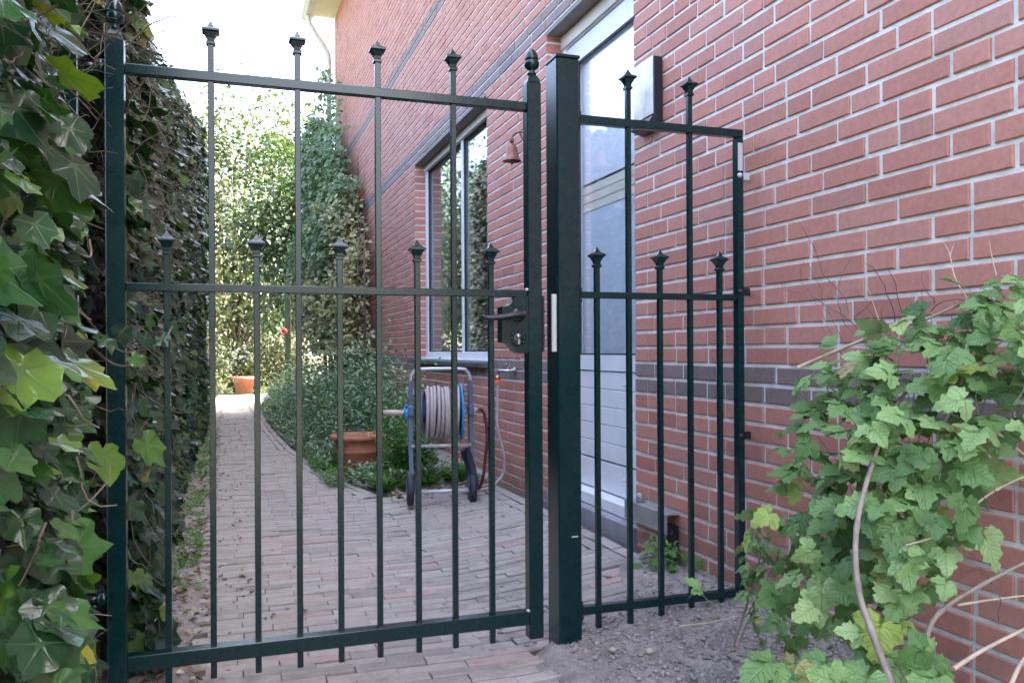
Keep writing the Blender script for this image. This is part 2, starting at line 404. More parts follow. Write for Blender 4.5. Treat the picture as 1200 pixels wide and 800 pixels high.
class MB:
    """collects shapes into one mesh"""
    def __init__(s): s.V = []; s.F = []; s.T = []; s.t = 0.5; s.sm = []
    def add(s, V, F, smooth=False):
        b = len(s.V)
        s.V += [tuple(v) for v in V]
        for f in F: s.F.append(tuple(b + i for i in f)); s.T.append(s.t); s.sm.append(smooth)
    def box(s, x0, x1, y0, y1, z0, z1, bev=0.0, mat=None):
        if bev <= 0:
            V = [(x, y, z) for x in (x0, x1) for y in (y0, y1) for z in (z0, z1)]
            F = [(0, 1, 3, 2), (4, 6, 7, 5), (0, 4, 5, 1), (2, 3, 7, 6), (0, 2, 6, 4), (1, 5, 7, 3)]
        else:
            V = []; idx = {}
            X = (x0, x1); Y = (y0, y1); Z = (z0, z1)
            for i in (0, 1):
                for j in (0, 1):
                    for k in (0, 1):
                        sx, sy, sz = (1, -1)[i], (1, -1)[j], (1, -1)[k]
                        idx[i, j, k] = len(V)
                        V += [(X[i], Y[j] + sy * bev, Z[k] + sz * bev), (X[i] + sx * bev, Y[j], Z[k] + sz * bev), (X[i] + sx * bev, Y[j] + sy * bev, Z[k])]
            g = lambda i, j, k, a: idx[i, j, k] + a
            F = []
            F.append((g(0,0,0,0), g(0,0,1,0), g(0,1,1,0), g(0,1,0,0))); F.append((g(1,0,0,0), g(1,1,0,0), g(1,1,1,0), g(1,0,1,0)))
            F.append((g(0,0,0,1), g(1,0,0,1), g(1,0,1,1), g(0,0,1,1))); F.append((g(0,1,0,1), g(0,1,1,1), g(1,1,1,1), g(1,1,0,1)))
            F.append((g(0,0,0,2), g(0,1,0,2), g(1,1,0,2), g(1,0,0,2))); F.append((g(0,0,1,2), g(1,0,1,2), g(1,1,1,2), g(0,1,1,2)))
            for i in (0, 1):
                for j in (0, 1): F.append((g(i,j,0,0), g(i,j,0,1), g(i,j,1,1), g(i,j,1,0)))
                for k in (0, 1): F.append((g(i,0,k,0), g(i,0,k,2), g(i,1,k,2), g(i,1,k,0)))
            for j in (0, 1):
                for k in (0, 1): F.append((g(0,j,k,1), g(0,j,k,2), g(1,j,k,2), g(1,j,k,1)))
            for i in (0, 1):
                for j in (0, 1):
                    for k in (0, 1): F.append((g(i,j,k,0), g(i,j,k,1), g(i,j,k,2)))
        if mat is not None: V = [tuple(mat @ Vector(v)) for v in V]
        s.add(V, F)
    def lathe(s, prof, n=16, at=(0, 0, 0), mat=None, square=False, smooth=True, cap=True):
        """prof [(r, z)] round the z axis; square: 4 sides aligned with the axes"""
        if square: n = 4
        V = []; F = []
        for r, z in prof:
            for i in range(n):
                a = 2 * math.pi * i / n + (math.pi / 4 if square else 0)
                rr = r * (math.sqrt(2) if square else 1)
                V.append(Vector((rr * math.cos(a), rr * math.sin(a), z)))
        for j in range(len(prof) - 1):
            for i in range(n):
                F.append((j * n + i, j * n + (i + 1) % n, (j + 1) * n + (i + 1) % n, (j + 1) * n + i))
        if cap:
            F.append(tuple(range(n))[::-1]); F.append(tuple(range((len(prof) - 1) * n, len(prof) * n)))
        if mat is not None: V = [mat @ v for v in V]
        V = [(v[0] + at[0], v[1] + at[1], v[2] + at[2]) for v in V]
        s.add(V, F, smooth and not square)
    def tube(s, pts, rad, n=8, cap=True):
        pts = [Vector(p) for p in pts]
        if not hasattr(rad, '__len__'): rad = [rad] * len(pts)
        V = []; F = []
        up = None
        for i, p in enumerate(pts):
            a = pts[max(0, i - 1)]; b = pts[min(len(pts) - 1, i + 1)]
            t = (b - a)
            t = t.normalized() if t.length > 1e-9 else Vector((0, 0, 1))
            if up is None:
                up = Vector((0, 0, 1)) if abs(t.z) < 0.9 else Vector((1, 0, 0))
            x = t.cross(up)
            if x.length < 1e-6: x = t.cross(Vector((0.3, 1, 0.2)))
            x.normalize(); y = x.cross(t).normalized(); up = y
            for k in range(n):
                an = 2 * math.pi * k / n
                V.append(p + (x * math.cos(an) + y * math.sin(an)) * rad[i])
        for j in range(len(pts) - 1):
            for k in range(n):
                F.append((j * n + k, j * n + (k + 1) % n, (j + 1) * n + (k + 1) % n, (j + 1) * n + k))
        if cap:
            F.append(tuple(range(n))); F.append(tuple(range((len(pts) - 1) * n, len(pts) * n))[::-1])
        s.add(V, F, n > 4)
    def ball(s, c, r, n=10, m=6, sq=(1, 1, 1)):
        V = []; F = []
        for j in range(m + 1):
            ph = math.pi * j / m
            for i in range(n):
                a = 2 * math.pi * i / n
                V.append((c[0] + sq[0] * r * math.sin(ph) * math.cos(a), c[1] + sq[1] * r * math.sin(ph) * math.sin(a), c[2] - sq[2] * r * math.cos(ph)))
        for j in range(m):
            for i in range(n): F.append((j * n + i, j * n + (i + 1) % n, (j + 1) * n + (i + 1) % n, (j + 1) * n + i))
        s.add(V, F, True)
    def build(s, name, mat, parent=None, **kw):
        me = mesh_from(name, s.V, s.F, mat, tone=s.T)
        me.polygons.foreach_set('use_smooth', s.sm)
        return link(name, me, parent, **kw)

def smoothline(pts, n=8):
    """Catmull-Rom through pts"""
    P = [Vector(p) for p in pts]
    P = [P[0] * 2 - P[1]] + P + [P[-1] * 2 - P[-2]]
    out = []
    for i in range(1, len(P) - 2):
        for k in range(n):
            t = k / n
            a, b, c, d = P[i - 1], P[i], P[i + 1], P[i + 2]
            out.append(0.5 * ((2 * b) + (c - a) * t + (2 * a - 5 * b + 4 * c - d) * t * t + (3 * b - a - 3 * c + d) * t ** 3))
    out.append(P[-2].copy())
    return out

def ground_z(x, y=0.0):
    t = min(1.0, max(0.0, (x - 0.78) / 0.84))
    return 0.088 * t ** 1.25

# ------------------------------------------------------------------ ground and path
me = mesh_from('ground', [(-400, -400, -0.09), (400, -400, -0.09), (400, 600, -0.09), (-400, 600, -0.09)], [(0, 1, 2, 3)], M['ground'])
structure(link('ground', me))

def bed_edge(y):                                   # right-hand edge of the paving where the planted bed begins
    if y < 5.1: return 1.60
    pts = [(5.1, 0.90), (5.6, 0.80), (6.5, 0.68), (8.0, 0.56), (10, 0.50), (14, 0.47), (30, 0.47)]
    for (a, b), (c, d) in zip(pts, pts[1:]):
        if a <= y <= c: return b + (d - b) * (y - a) / (c - a)
    return 0.47
def soil_edge(y):                                  # where the bare soil by the fence panel begins
    return float(np.interp(y, [-1.0, 1.0, 2.2, 2.34, 2.48, 2.62, 2.95, 3.05], [0.58, 0.74, 0.86, 0.88, 1.12, 1.34, 1.44, 1.60]))
def in_paving(x, y):
    if x < -0.10 + 0.03 * math.sin(y * 1.3) or y > 14.6 or y < -2.0: return False
    if x > bed_edge(y): return False
    if y < 3.0 and x > soil_edge(y) + 0.06: return False
    return True

V = []; F = []
xs = [-0.5, -0.1, 0.4, 0.7, 0.78, 0.86, 0.95, 1.03, 1.1, 1.18, 1.25, 1.33, 1.4, 1.5, 1.62, 1.75]; ys = list(np.arange(-2.2, 15.01, 0.8))
for y in ys:
    for x in xs: V.append((x, y, ground_z(x) - 0.011))
n = len(xs)
for j in range(len(ys) - 1):
    for i in range(n - 1): F.append((j * n + i, j * n + i + 1, (j + 1) * n + i + 1, (j + 1) * n + i))
path = structure(link('path', mesh_from('path', V, F, M['sand'])))

def brick_box(lx, ly, h, ch=0.0028):
    """paving brick: origin at centre of its top, chamfered top"""
    a, b = lx / 2, ly / 2
    V = [(-a, -b, -h), (a, -b, -h), (a, b, -h), (-a, b, -h), (-a, -b, -ch), (a, -b, -ch), (a, b, -ch), (-a, b, -ch),
         (-a + .001, -b + ch, 0), (a - .001, -b + ch, 0), (a - .001, b - ch, 0), (-a + .001, b - ch, 0)]
    F = [(0, 1, 5, 4), (1, 2, 6, 5), (2, 3, 7, 6), (3, 0, 4, 7), (4, 5, 9, 8), (5, 6, 10, 9), (6, 7, 11, 10), (7, 4, 8, 11), (8, 9, 10, 11)]
    return V, F

pav = []
ROW = 0.0555
jr = 0
y = -2.0
while y < 14.7:
    off = (0.102 if jr % 2 else 0.0) + rnd.uniform(-0.012, 0.012)
    xlast = -0.16 + off
    skew = 0.006 * math.sin(y * 0.9)
    while xlast < 1.62:
        L = 0.2 + rnd.uniform(-0.003, 0.003)
        cx = xlast + L / 2
        yy = y + skew + 0.012 * math.sin(cx * 3.1 + y)
        hi = bed_edge(y) - 0.108 if y > 5.1 else 1.446
        lo = -0.10 + 0.012 * math.sin(y * 1.3)
        p0, p1 = max(xlast, lo), min(xlast + L, hi)
        if p1 - p0 > 0.035 and in_paving((p0 + p1) / 2, yy):
            pav.append(((p0 + p1) / 2, yy, p1 - p0 - 0.002 - rnd.uniform(0, 0.0015), ROW - 0.0048 - rnd.uniform(0, 0.0022), rnd.gauss(0, 0.010)))
        xlast += L
    y += ROW; jr += 1
# edging row laid lengthwise along the house and along the bed
y = 2.78
while y < 5.0:
    pav.append((1.475, y + 0.1, 0.052, 0.193, rnd.gauss(0, 0.01)))
    pav.append((1.533, y + 0.05, 0.052, 0.193, rnd.gauss(0, 0.01)))
    y += 0.204
y = 5.15
while y < 14.4:
    e0, e1 = bed_edge(y), bed_edge(y + 0.2)
    for dx in (-0.02, -0.078):
        pav.append(((e0 + e1) / 2 + dx, y + 0.1, 0.052, 0.193, math.atan2(-(e1 - e0), 0.2) + rnd.gauss(0, 0.01)))
    y += 0.204
def pav_key(b):
    q = proj((b[0], b[1], 0))
    if not in_view((b[0], b[1], ground_z(b[0])), 20): return 1e3 + b[1]
    return q[2]
pav.sort(key=pav_key)
VV = []; FF = []; TT = []
pm = {}
for i, (cx, cy, lx, ly, rz) in enumerate(pav):
    zz = ground_z(cx) + rnd.gauss(0, 0.0016)
    tilt = (rnd.gauss(0, 0.008), rnd.gauss(0, 0.006) - (ground_z(cx + .05) - ground_z(cx - .05)) / .1)
    tone = min(1, max(0, rnd.gauss(0.45, 0.2)))
    red = cy < 2.35
    if red: tone = min(1, max(0, rnd.gauss(0.86, 0.14)))
    if i < 300:
        key = (round(lx, 2), round(ly, 2))
        if key not in pm:
            v, f = brick_box(lx, ly, 0.05); pm[key] = mesh_from('brick', v, f, M['paving_one'])
        link('brick', pm[key], path, (cx, cy, zz), (tilt[0], tilt[1], rz))
    else:
        v, f = brick_box(lx, ly, 0.05)
        mt = Matrix.Translation((cx, cy, zz)) @ Euler((tilt[0], tilt[1], rz)).to_matrix().to_4x4()
        b0 = len(VV)
        VV += [tuple(mt @ Vector(p)) for p in v]; FF += [tuple(b0 + k for k in q) for q in f]; TT += [tone] * len(f)
stuff(link('paving_field', mesh_from('paving_field', VV, FF, M['paving'], tone=TT), path))

# ------------------------------------------------------------------ soil (displaced sheet) and clods
def soil_h(x, y):
    h = 0.010 * math.sin(x * 7 + y * 3) * math.sin(y * 5.2 - x * 2) + 0.006 * math.sin(x * 19 + 1.3) * math.sin(y * 17) + 0.004 * math.sin(x * 41 + y * 23)
    return h
def soil_sheet(name, x0, x1, y0, y1, st, zf, mask=None):
    nx = int((x1 - x0) / st) + 1; ny = int((y1 - y0) / st) + 1
    V = []; F = []
    ok = {}
    for j in range(ny):
        for i in range(nx):
            x = x0 + i * st; y = y0 + j * st
            V.append((x, y, zf(x, y) + rnd.gauss(0, 0.0030)))
    for j in range(ny - 1):
        for i in range(nx - 1): F.append((j * nx + i, j * nx + i + 1, (j + 1) * nx + i + 1, (j + 1) * nx + i))
    me = mesh_from(name, V, F, M['soil'], smooth=True)
    return structure(link(name, me))
def zs(x, y):
    # soil rises out of the paving edge, heaped towards the wall and the post
    e = soil_edge(y)
    t = min(1, max(0, (x - e + 0.065 + .02 * math.sin(y * 23)) / 0.12)) * (1 if y < 2.95 else max(0, 1 - (y - 2.95) / 0.1))
    return ground_z(x) - 0.03 + 0.052 * t * t * (3 - 2 * t) + soil_h(x, y) * t
soil_sheet('soil_bed', 0.66, 1.64, -0.6, 3.1, 0.0135, zs)
def zb(x, y):
    e = bed_edge(y)
    t = min(1, max(0, (x - e - 0.0) / 0.10)) * min(1, max(0, (y - 5.12) / 0.08))
    return ground_z(x) - 0.035 + 0.055 * t + soil_h(x, y) * t
soil_sheet('planting_bed_soil', 0.40, 1.66, 5.0, 14.5, 0.05, zb)
def zl(x, y):
    t = min(1, max(0, (-0.055 - x + .025 * math.sin(y * 4.1) + .012 * math.sin(y * 13)) / 0.07))
    return -0.03 + 0.047 * t + soil_h(x, y) * t * 0.7
soil_sheet('hedge_soil_strip', -0.56, -0.02, -0.6, 14.5, 0.022, zl)

def clods(name, n, fn, r0, r1):
    V = []; F = []
    base = [(0, 0, 0.8), (1, 0, 0), (0.3, 0.95, 0.1), (-0.8, 0.55, 0), (-0.8, -0.6, 0.05), (0.3, -0.95, 0), (0, 0, -0.6)]
    fs = [(0, 1, 2), (0, 2, 3), (0, 3, 4), (0, 4, 5), (0, 5, 1), (6, 2, 1), (6, 3, 2), (6, 4, 3), (6, 5, 4), (6, 1, 5)]
    for _ in range(n):
        x, y, z = fn()
        r = r0 * (r1 / r0) ** (rnd.random() ** 2.2)
        a = rnd.uniform(0, 6.28); c, s_ = math.cos(a), math.sin(a)
        b = len(V)
        for (px, py, pz) in base:
            k = rnd.uniform(0.7, 1.25)
            V.append((x + r * k * (px * c - py * s_), y + r * k * (px * s_ + py * c), z + r * k * pz * 0.8))
        F += [tuple(b + i for i in f) for f in fs]
    return stuff(link(name, fast_mesh(name, V, F, M['clod'])))
def on_soil():
    while True:
        x = rnd.uniform(0.70, 1.60); y = rnd.uniform(1.1, 2.98)
        if not in_paving(x - 0.02, y) or rnd.random() < 0.03: return x, y, max(zs(x, y), ground_z(x)) + 0.001
cl = clods('soil_clods', 9000, on_soil, 0.0022, 0.011)
def on_left():
    y = 1.6 + 5 * rnd.random() ** 1.5; x = -0.12 - abs(rnd.gauss(0, 0.07))
    return x, y, max(0.0, zl(x, y))
clods('hedge_foot_clods', 1400, on_left, 0.003, 0.010)
M['pebble'] = simple('pale_pebble', (0.42, 0.36, 0.31), 0.7, var=0.1)
for k, (px_, py_, r, lab) in enumerate([(1.04, 2.16, 0.010, 'small brownish pebble on the soil just under the fence panel'), (1.11, 2.07, 0.011, 'small grey pebble with a dark hole side, nearer the camera on the soil')]):
    b = MB(); b.ball((0, 0, 0), r, 9, 6, (1.2, 0.9, 0.8))
    o = b.build('pebble', M['pebble'], loc=(px_, py_, zs(px_, py_) + r * 0.7)); tag(o, lab, 'pebble')

# ------------------------------------------------------------------ brick house on the right
WX = 1.615                     # face of the bricks
Y0, Y1 = -2.2, 13.1
ZB, CO = 0.847, 0.0625         # course module
DOOR = (3.125, 4.13, 0.12, ZB + 28 * CO)
WIN = (5.20, 7.40, ZB - CO, ZB + 28 * CO)
ZTOP = 6.05
house = thing('brick_house', 'red brick house with grey brick bands along the right side of the path', 'house', (WX, 0, 0))
H = Vector((WX, 0, 0))
def hl(o):                      # world-built mesh under the house empty
    o.location = -H; return o

b = MB()
mx = WX + 0.0055; th = 0.30
e_ = 0.004
segs = [(Y0, DOOR[0] - e_, -0.1, ZTOP), (DOOR[1] + e_, WIN[0] - e_, -0.1, ZTOP), (WIN[1] + e_, Y1 - 0.005, -0.1, ZTOP),
        (DOOR[0] - e_, DOOR[1] + e_, DOOR[3] - 0.002, ZTOP), (WIN[0] - e_, WIN[1] + e_, WIN[3] - 0.002, ZTOP), (WIN[0] - e_, WIN[1] + e_, -0.1, WIN[2] - 0.004)]
for a in segs: b.box(mx, mx + th, a[0], a[1], a[2], a[3])
hl(b.build('wall', M['mortar'], house))
b = MB()
b.box(mx + 0.01, 9.2, Y1 - 0.3, Y1 - 0.012, -0.1, ZTOP); b.box(mx + 0.01, 9.2, Y0 + 0.01, Y0 + 0.3, -0.1, ZTOP); b.box(9.2, 9.5, Y0, Y1 - 0.01, -0.1, ZTOP)
hl(b.build('rear_walls', M['red'], house))
b = MB()
b.box(mx + th, 9.2, Y0 + 0.3, Y1 - 0.3, 2.75, 2.9); b.box(mx + th, 9.2, Y0 + 0.3, Y1 - 0.3, 0.02, 0.08); b.box(4.4, 4.5, Y0 + 0.3, Y1 - 0.3, 0.08, 2.75)
hl(b.build('interior', M['room'], house))

def wall_brick(L, h, depth, ch=0.0025):
    """origin at the centre of the outer face, looking to -X"""
    a, c = L / 2, h / 2
    V = [(depth, -a, -c), (depth, a, -c), (depth, a, c), (depth, -a, c), (ch, -a, -c), (ch, a, -c), (ch, a, c), (ch, -a, c),
         (0, -a + ch, -c + ch), (0, a - ch, -c + ch), (0, a - ch, c - ch), (0, -a + ch, c - ch)]
    F = [(0, 1, 5, 4), (1, 2, 6, 5), (2, 3, 7, 6), (3, 0, 4, 7), (4, 5, 9, 8), (5, 6, 10, 9), (6, 7, 11, 10), (7, 4, 8, 11), (8, 9, 10, 11)]
    return V, [f[::-1] for f in F]

JT = 0.012
wb = []
kmax = int((ZTOP - ZB) / CO)
for k in range(-14, kmax):
    z0 = ZB + k * CO; zc = z0 + CO / 2
    ivs = [(Y0, Y1)]
    def cut(ivs, a, c):
        out = []
        for p, q in ivs:
            if c <= p or a >= q: out.append((p, q)); continue
            if a > p: out.append((p, a))
            if c < q: out.append((c, q))
        return out
    if DOOR[2] < zc < DOOR[3]: ivs = cut(ivs, DOOR[0], DOOR[1])
    if WIN[2] < zc < WIN[3]: ivs = cut(ivs, WIN[0], WIN[1])
    dark = k in (-2, -1, 28, 29, 44, 45)
    for (p, q) in ivs:
        y = p
        first = True
        run = 0
        while y < q - 0.001:
            if first:
                L = [0.21, 0.10, 0.155][k % 3] if rnd.random() < 0.8 else 0.21
                first = False
            elif rnd.random() < 0.30 or run > 4:
                L = 0.10; run = 0
            else:
                L = 0.21; run += 1
            if q - (y + L) < 0.09: L = q - y
            if L > 0.26: L = L / 2 - JT / 2
            edge = (abs(y - p) < 0.002 or abs(y + L - q) < 0.002)
            reveal = edge and p != Y0 or edge and q != Y1
            wb.append((y + L / 2 + (0 if edge else rnd.gauss(0, 0.0012)), zc + rnd.gauss(0, 0.0007), L - 0.0, CO - JT, 0.118 if reveal else 0.03, dark))
            y += L + JT
def wkey(t):
    P = (WX, t[0], t[1])
    q = proj(P)
    if q is None or not in_view(P, 40): return 1e3 + abs(t[0])
    return q[2]
wb.sort(key=wkey)
VV = {'red': [], 'dark': []}; FF = {'red': [], 'dark': []}; TT = {'red': [], 'dark': []}
bm_ = {}
for i, (yc, zc, L, h, dp, dark) in enumerate(wb):
    kd = 'dark' if dark else 'red'
    xo = rnd.gauss(0, 0.0007); rz = rnd.gauss(0, 0.0025); rx = rnd.gauss(0, 0.002)
    if i < 300:
        key = (round(L, 2), dp, kd)
        if key not in bm_:
            v, f = wall_brick(L, h, dp); bm_[key] = mesh_from('brick', v, f, M[kd + '_one'])
        link('brick', bm_[key], house, (xo, yc, zc), (rx, 0, rz))
    else:
        v, f = wall_brick(L, h, dp)
        b0 = len(VV[kd])
        if yc < 9:
            cz, sz = math.cos(rz), math.sin(rz)
            v = [(p[0] * cz - p[1] * sz + xo, p[0] * sz + p[1] * cz, p[2]) for p in v]
        VV[kd] += [(p[0] + WX, p[1] + yc, p[2] + zc) for p in v]; FF[kd] += [tuple(b0 + q for q in g) for g in f]; TT[kd] += [rnd.random()] * len(f)
for kd, nm in (('red', 'brickwork'), ('dark', 'grey_brick_band')):
    hl(stuff(link(nm, mesh_from(nm, VV[kd], FF[kd], M[kd], tone=TT[kd]), house)))

# lintels, sills, threshold
for (a, c) in ((DOOR[0], DOOR[1]), (WIN[0], WIN[1])):
    b = MB(); b.box(WX + 0.004, WX + 0.125, a - 0.0, c + 0.0, DOOR[3] - 0.028, DOOR[3] - 0.004, 0.002)
    hl(b.build('lintel', M['lintel'], house))
b = MB(); b.box(WX - 0.035, WX + 0.10, WIN[0] + 0.003, WIN[1] - 0.003, WIN[2] + 0.0, WIN[2] + 0.036, 0.004)
hl(b.build('window_sill', M['sill_dark'], house))
b = MB(); b.box(WX - 0.012, WX + 0.25, DOOR[0] + 0.003, DOOR[1] - 0.003, 0.0, 0.155, 0.004)
hl(b.build('threshold', M['stone'], house))
b = MB(); b.box(WX + 0.035, WX + 0.24, DOOR[0] + 0.004, DOOR[1] - 0.004, 0.1575, 0.215, 0.004)
hl(b.build('door_sill', M['white'], house))

# eaves: soffit, gutter, downpipe, roof
b = MB(); b.box(1.30, WX + 0.02, Y0 - 0.2, Y1 + 0.03, ZTOP + 0.002, ZTOP + 0.03, 0.003); b.box(1.285, 1.302, Y0 - 0.2, Y1 + 0.04, ZTOP - 0.02, ZTOP + 0.16)
hl(b.build('soffit', M['cream'], house))
b = MB()
prof = [(1.28, ZTOP + 0.16), (1.27, ZTOP + 0.0), (1.19, ZTOP - 0.01), (1.145, ZTOP + 0.05), (1.13, ZTOP + 0.17), (1.11, ZTOP + 0.17), (1.125, ZTOP + 0.03), (1.18, ZTOP - 0.03), (1.285, ZTOP - 0.02), (1.295, ZTOP + 0.16)]
ya, yb = Y0 - 0.2, Y1 + 0.16
b.add([(x, ya, z) for x, z in prof] + [(x, yb, z) for x, z in prof], [(i, (i + 1) % 10, 10 + (i + 1) % 10, 10 + i) for i in range(10)] + [tuple(range(10)), tuple(range(19, 9, -1))])
b.box(1.125, 1.285, yb - 0.004, yb + 0.003, ZTOP - 0.02, ZTOP + 0.165)
hl(b.build('gutter', M['pvc'], house))
b = MB()
b.tube(smoothline([(1.22, 13.05, 6.06), (1.225, 13.05, 5.93), (1.33, 13.05, 5.76), (1.47, 13.05, 5.55), (1.52, 13.05, 5.40), (1.52, 13.05, 5.0)], 5), 0.036, 10)
b.tube([(1.52, 13.05, 5.0), (1.52, 13.05, 0.1)], 0.036, 10)
dp = hl(b.build('downpipe', M['pvc'], house))
b = MB()
for z in (4.85, 3.0, 1.2):
    b.lathe([(0.042, z - 0.012), (0.042, z + 0.012)], 12, (1.52, 13.05, 0)); b.box(1.55, WX + 0.003, 13.045, 13.055, z - 0.006, z + 0.006)
b.build('pipe_bracket', M['zinc'], dp)
b = MB()
V = [(1.14, Y0 - 0.2, ZTOP + 0.18), (1.14, Y1 + 0.1, ZTOP + 0.18), (5.5, Y1 + 0.1, 9.0), (5.5, Y0 - 0.2, 9.0), (9.9, Y1 + 0.1, ZTOP + 0.18), (9.9, Y0 - 0.2, ZTOP + 0.18)]
b.add(V + [(x, y, z + 0.06) for x, y, z in V], [(0, 1, 2, 3), (3, 2, 4, 5), (6, 9, 8, 7), (9, 11, 10, 8), (0, 6, 7, 1), (4, 10, 11, 5), (1, 7, 8, 2), (2, 8, 10, 4), (0, 3, 9, 6), (3, 5, 11, 9)])
b.add([(1.62, Y1 - 0.3, ZTOP), (9.5, Y1 - 0.3, ZTOP), (5.5, Y1 - 0.3, 8.95)], [(0, 1, 2)])
hl(b.build('roof', M['tile_roof'], house))

# door -----------------------------------------------------------
FX = WX + 0.105
dz1 = DOOR[3] - 0.03
b = MB(); a0, a1 = DOOR[0] + 0.004, DOOR[1] - 0.004
b.box(FX - 0.012, FX + 0.06, a0, a0 + 0.04, 0.218, dz1, 0.003); b.box(FX - 0.012, FX + 0.06, a1 - 0.04, a1, 0.218, dz1, 0.003)
b.box(FX - 0.010, FX + 0.058, a0 + 0.041, a1 - 0.041, dz1 - 0.075, dz1, 0.003)
fr = hl(b.build('door_frame', M['white'], house))
b = MB(); b.box(FX - 0.022, FX - 0.0125, a0 + 0.001, a1 - 0.001, dz1 - 0.070, dz1 - 0.001, 0.002)
b.build('head_trim', M['cream'], fr)
l0, l1, lz0, lz1 = a0 + 0.043, a1 - 0.043, 0.222, dz1 - 0.079
g0, g1, gz0, gz1 = l0 + 0.12, l1 - 0.115, 0.875, lz1 - 0.105
b = MB()
b.box(FX, FX + 0.05, l0, g0, lz0, lz1, 0.003); b.box(FX, FX + 0.05, g1, l1, lz0, lz1, 0.003)
b.box(FX + 0.001, FX + 0.049, g0, g1, gz1, lz1 - 0.001, 0.0); b.box(FX + 0.001, FX + 0.049, g0, g1, 0.80, gz0, 0.0)
b.box(FX + 0.001, FX + 0.049, g0, g1, lz0 + 0.001, 0.36, 0.0)
door = hl(b.build('door', M['white'], house))
b = MB(); b.box(FX + 0.020, FX + 0.026, g0, g1, gz0, gz1); b.build('glass', M['door_glass'], door)
b = MB()
for (p, q, r, s_) in ((g0, g0 + 0.008, gz0, gz1), (g1 - 0.008, g1, gz0, gz1), (g0 + 0.0081, g1 - 0.0081, gz0, gz0 + 0.008), (g0 + 0.0081, g1 - 0.0081, gz1 - 0.008, gz1)):
    b.box(FX + 0.004, FX + 0.0195, p, q, r, s_)
b.build('glazing_seal', M['dark_rubber'], door)
for i in range(5):
    za = 0.368 + i * 0.0856
    b = MB(); b.box(FX + 0.006, FX + 0.03, g0 + 0.007, g1 - 0.007, za + 0.001, za + 0.0838, 0.0022)
    b.build('panel_board', M['white'], door)
b = MB(); b.box(FX + 0.027, FX + 0.033, g0 + 0.001, g1 - 0.001, 0.361, 0.799); b.build('panel_groove', M['dark_rubber'], door)
b = MB(); b.box(FX - 0.006, FX - 0.0005, 3.36, 3.385, 0.25, 0.335, 0.002); b.ball((FX - 0.010, 3.372, 0.315), 0.010, 10, 6); b.tube([(FX - 0.012, 3.372, 0.31), (FX - 0.028, 3.405, 0.306)], 0.0045, 6)
b.build('door_lock', M['steel'], door)
b = MB(); b.ball((FX - 0.006, 3.40, 0.735), 0.007, 8, 5); b.tube([(FX - 0.006, 3.40, 0.735), (FX - 0.014, 3.43, 0.738)], 0.004, 6)
b.build('key_cylinder', M['steel'], door)
# pale sheets behind the door glass; their colours imitate its reflections
b = MB()
b.box(FX + 0.032, FX + 0.040, g0 + 0.001, g1 - 0.001, gz0 + .001, 1.60); hl(b.build('blind', M['blind'], house))
b = MB()
for i in range(3): b.box(FX + 0.030, FX + 0.041, g0 + 0.001, g1 - 0.001, 1.603 + i * 0.045, 1.603 + i * 0.045 + 0.042, 0.003)
hl(b.build('blind_slats', M['blind_cream'], house))
b = MB(); b.box(FX + 0.036, FX + 0.042, g0 + 0.001, g1 - 0.001, 1.75, gz1 - .001); hl(b.build('sheer_curtain', M['blind_white'], house))

# window -----------------------------------------------------------
a0, a1 = WIN[0] + 0.004, WIN[1] - 0.004; wz0, wz1 = WIN[2] + 0.040, WIN[3] - 0.03
b = MB(); fw = 0.085
b.box(FX - 0.008, FX + 0.05, a0, a0 + fw, wz0, wz1, 0.003); b.box(FX - 0.008, FX + 0.05, a1 - fw, a1, wz0, wz1, 0.003)
b.box(FX - 0.007, FX + 0.049, a0 + fw, a1 - fw, wz0, wz0 + 0.065, 0.003); b.box(FX - 0.007, FX + 0.049, a0 + fw, a1 - fw, wz1 - 0.06, wz1, 0.003)
ym = 6.16
b.box(FX - 0.006, FX + 0.048, ym - 0.026, ym + 0.026, wz0 + 0.065, wz1 - 0.06, 0.003)
win = hl(b.build('window', M['white'], house))
b = MB(); b.box(FX - 0.020, FX - 0.0085, a0 + 0.001, a1 - 0.001, wz1 - 0.058, wz1 - 0.001, 0.002); b.build('head_trim', M['cream'], win)
b = MB(); b.box(WX + 0.02, FX - 0.009, a0 + 0.001, a1 - 0.001, wz0 - 0.002, wz0 + 0.014, 0.003); b.build('sill_board', M['white'], win)
for (p, q) in ((a0 + fw, ym - 0.026), (ym + 0.026, a1 - fw)):
    b = MB(); b.box(FX + 0.018, FX + 0.024, p, q, wz0 + 0.065, wz1 - 0.06); b.build('pane', M['glass'], win)
    b = MB()
    for (r, s_, t, u) in ((p, p + 0.007, wz0 + 0.065, wz1 - 0.06), (q - 0.007, q, wz0 + 0.065, wz1 - 0.06), (p + 0.0071, q - 0.0071, wz0 + 0.065, wz0 + 0.072), (p + 0.0071, q - 0.0071, wz1 - 0.067, wz1 - 0.06)):
        b.box(FX + 0.003, FX + 0.0175, r, s_, t, u)
    b.build('glazing_seal', M['dark_rubber'], win)
# dried flowers in a vase behind the glass
vase = thing('vase', 'vase of pale dried flowers standing inside the window behind the glass', 'vase', (FX + 0.16, 6.75, 0.86))
b = MB(); b.lathe([(0.03, 0), (0.045, 0.04), (0.04, 0.09), (0.022, 0.12), (0.028, 0.13)], 12); b.build('jar', M['cream'], vase)
b = MB()
for i in range(26):
    a = rnd.uniform(0, 6.28); r = rnd.uniform(0.02, 0.10); zt = rnd.uniform(0.2, 0.36)
    b.tube([(0, 0, 0.1), (r * 0.5 * math.cos(a), r * 0.5 * math.sin(a), 0.2), (r * math.cos(a), r * math.sin(a), zt)], 0.002, 3)
    b.ball((r * math.cos(a), r * math.sin(a), zt), 0.012, 6, 4)
b.build('flowers', M['dead_cane'], vase)

